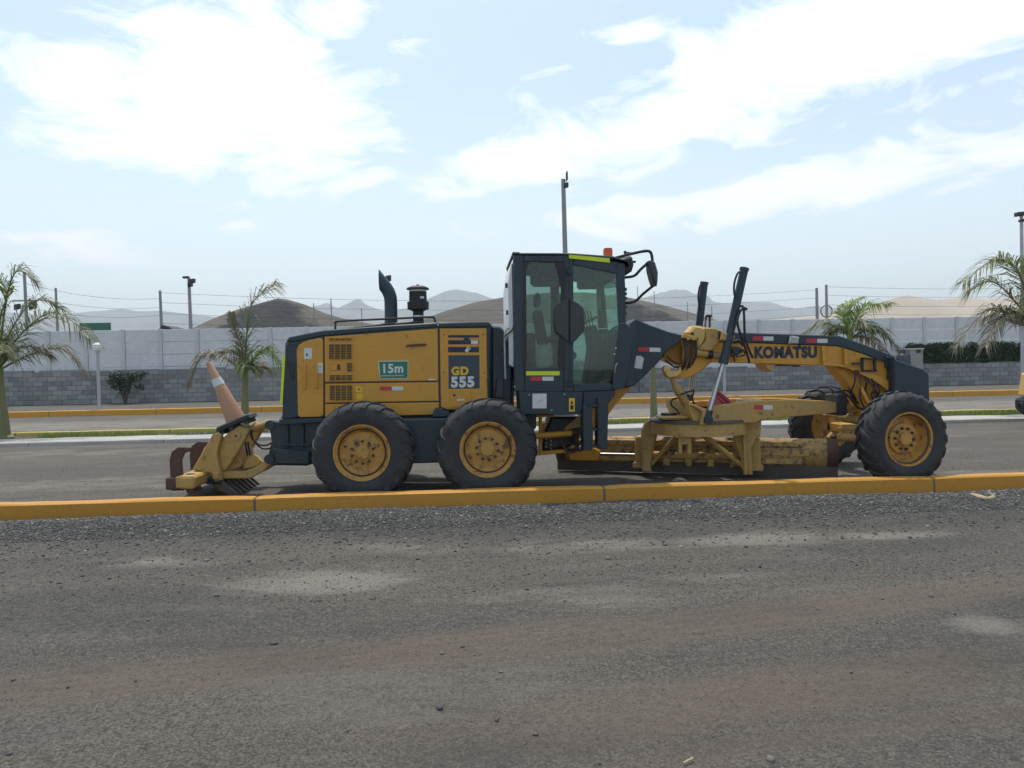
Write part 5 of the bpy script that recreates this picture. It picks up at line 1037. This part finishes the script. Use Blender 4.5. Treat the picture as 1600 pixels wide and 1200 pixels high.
# ------------------------------------------------------------------ things resting on the grader
ca, cb = P(325.5, 566, 9.95), P(369, 657, 9.95); ax = (ca - cb).normalized(); L = (ca - cb).length
cone = thing('traffic_cone', tuple(cb), 'faded orange traffic cone leaning on the ripper', 'traffic cone')
B().lathe([(.130, .0), (.125, .03), (.034, L - .01), (.029, L), (.022, L), (.027, L - .02)], cb, ax, 28).build('body', 'cone_orange', cone)
r_at = lambda h: .125 + (.034 - .125) * (h - .03) / (L - .04) + .003
B().lathe([(r_at(L * .60), L * .60), (r_at(L * .72), L * .72)], cb, ax, 28).build('reflective_band', 'decal_white', cone)
sxv = ax.cross(Vector((0, 1, 0))).normalized(); bb = B(); yv = Vector((0, 1, 0)); hs = .225
bb.loft([[cb + ax * h + sxv * sx_ * s_ + yv * sy_ * s_ for sx_, sy_ in ((-1, -.85), (-.85, -1), (.85, -1), (1, -.85), (1, .85), (.85, 1), (-.85, 1), (-1, .85))] for h, s_ in ((-.05, hs), (-.005, hs), (.01, hs - .02), (.01, .12))]).build('base', 'black', cone)
for s_ in (-.7, .2, .75): B().bar(cb - ax * .075 + sxv * hs * s_ - yv * .2, cb - ax * .075 + sxv * hs * s_ + yv * .2, .05, .05, ax).build('base_foot', 'rubber', cone)
rb = P(1128, 626, 9.9); ax = Vector((.55, -.1, .6)).normalized()
bk = thing('plastic_bucket', tuple(rb), 'red ribbed plastic bucket tipped on the drawbar', 'bucket'); o_ = Vector(rb) - ax * .10
B().lathe([(0, -.08), (.11, -.08), (.135, .0), (.15, .10), (.152, .13)], o_, ax, 24).build('body', 'bucket_red', bk); B().lathe([(.150, .11), (.165, .125), (.165, .145), (.150, .16), (.10, .175), (0, .18)], o_, ax, 24).build('lid', 'bucket_dark', bk); B().lathe([(.150, .07), (.160, .078), (.152, .09)], o_, ax, 24).build('rib', 'bucket_dark', bk)
rg = P(1174, 629, 10.15); tag(B().lathe([(0, -.05), (.16, -.05), (.22, -.02), (.20, .03), (.12, .055), (.0, .06)], rg, (.08, 0, 1), 14).build('cloth_bundle', 'husk'), 'pale bundled rag lying on the drawbar', 'rag')
j0 = P(851, 573, 9.62); jg = thing('water_jug', (j0.x, 9.62, j0.z), 'white plastic jug inside the cab rear window', 'jug')
jz = zs + .26; B().box(j0.x - .11, j0.x + .11, 9.58, 9.72, jz - .03, jz + .27, .03).build('body', 'white_plastic', jg); B().cyl((j0.x - .05, 9.65, jz + .26), (j0.x - .05, 9.65, jz + .31), .025).build('cap', 'black', jg)

# dry palm husk and twig on the gravel
h0 = G(1518, 772, .05); h1 = G(1540, 779, .04); h2 = G(1554, 777, .05)
hk = thing('dry_palm_husk', tuple(G(1536, 778)), 'pale dry palm husk lying against the yellow kerb', 'husk')
B().tube(smooth_path([h0, h1, h2], 5), [.012, .018, .022, .026, .026, .024, .02, .022, .026, .02, .01], 7).build('stalk', 'husk', hk); B().tube([h2, h2 + Vector((-.04, .06, .07))], [.02, .006], 6).build('stub', 'husk', hk)
t0 = G(1068, 1192, .012); t1 = G(1082, 1184, .012); tag(B().tube(smooth_path([t0, t0.lerp(t1, .5) + Vector((.01, 0, .004)), t1], 3), .004, 5).build('twig', 'husk'), 'tiny pale twig on the gravel at the bottom', 'twig')

# ------------------------------------------------------------------ second machine entering at the right edge
VY = 14.0; VF = VY + 2.3; v0 = P(1584, 620, VF); v0.x += .07
vm = thing('wheel_loader', (v0.x + 2.5, VY + 1.2, 0), 'yellow machine with black bumper entering at the right edge', 'loader')
zb0, zb1, zh = P(1591, 645, VF).z, P(1591, 620, VF).z, P(1597, 583, VF).z
bp_ = B().prism(chamfer([(v0.x - .07, zb0 + .12), (v0.x + .12, zb0 - .05), (v0.x + 1.2, zb0 - .08), (v0.x + 1.2, zb1 + .02), (v0.x + .1, zb1 + .02), (v0.x - .07, zb1 - .04)], .03), VY, VY + 2.3, .04).build('bumper', 'black', vm)
c0 = P(1597, 634, VF); B().lathe([(.10, 0), (.09, -.02), (.07, -.02), (.06, .03), (0, .03)], (v0.x - .065, VF - .22, c0.z), (1, 0, 0), 18).build('lamp_recess', 'rubber', bp_)
hd = B().prism(chamfer([(v0.x - .07, zb1 + .03), (v0.x + 2.6, zb1 + .03), (v0.x + 2.6, zh + .25), (v0.x + .5, zh + .12), (v0.x + .01, zh)], .03), VY + .15, VY + 2.2, .03).build('hood', 'bright_yellow', vm)
for i in range(3): B().box(v0.x + .35 + i * .35, v0.x + .6 + i * .35, VY + .135, VY + .155, zb1 + .25, zb1 + .42, .005).build('vent', 'black', hd)
B().box(v0.x + 2.62, v0.x + 4.0, VY + .4, VY + 1.9, zb0, zh + 1.3, .05).build('cab', 'dark_blue', vm); B().box(v0.x + 2.75, v0.x + 3.85, VY + .38, VY + .40, zh + .2, zh + 1.15, .01).build('side_window', 'glass_dark', vm)
B().box(v0.x + .5, v0.x + 5.4, VY + .7, VY + 1.6, .45, zb1, .04).build('chassis', 'black', vm)
for xx in (v0.x + 1.5, v0.x + 4.6): wheel(xx, VY - .05, .61, 0, True, .4, parent=vm); wheel(xx, VY + 2.35, .61, 1, True, .9, parent=vm)

# ------------------------------------------------------------------ haze in the air
hz, t, b = material('haze_air'); t.n.remove(b); pv = t.new('ShaderNodeVolumePrincipled'); pv.inputs['Color'].default_value = (.88, .96, 1, 1); pv.inputs['Density'].default_value = .00032; pv.inputs['Anisotropy'].default_value = .2
t.l.new(pv.outputs[0], t.n['Material Output'].inputs['Volume'])
hzb = B(); hzb.add([(x, y, z) for x in (-3800, 3800) for y in (-260, 4600) for z in (-6, 385)], [(0, 1, 3, 2), (4, 6, 7, 5), (0, 4, 5, 1), (2, 3, 7, 6), (0, 2, 6, 4), (1, 5, 7, 3)])
tag(hzb.build('haze', 'haze_air', smooth=False), 'thin pale haze filling the air over the yard', 'haze', kind='stuff')
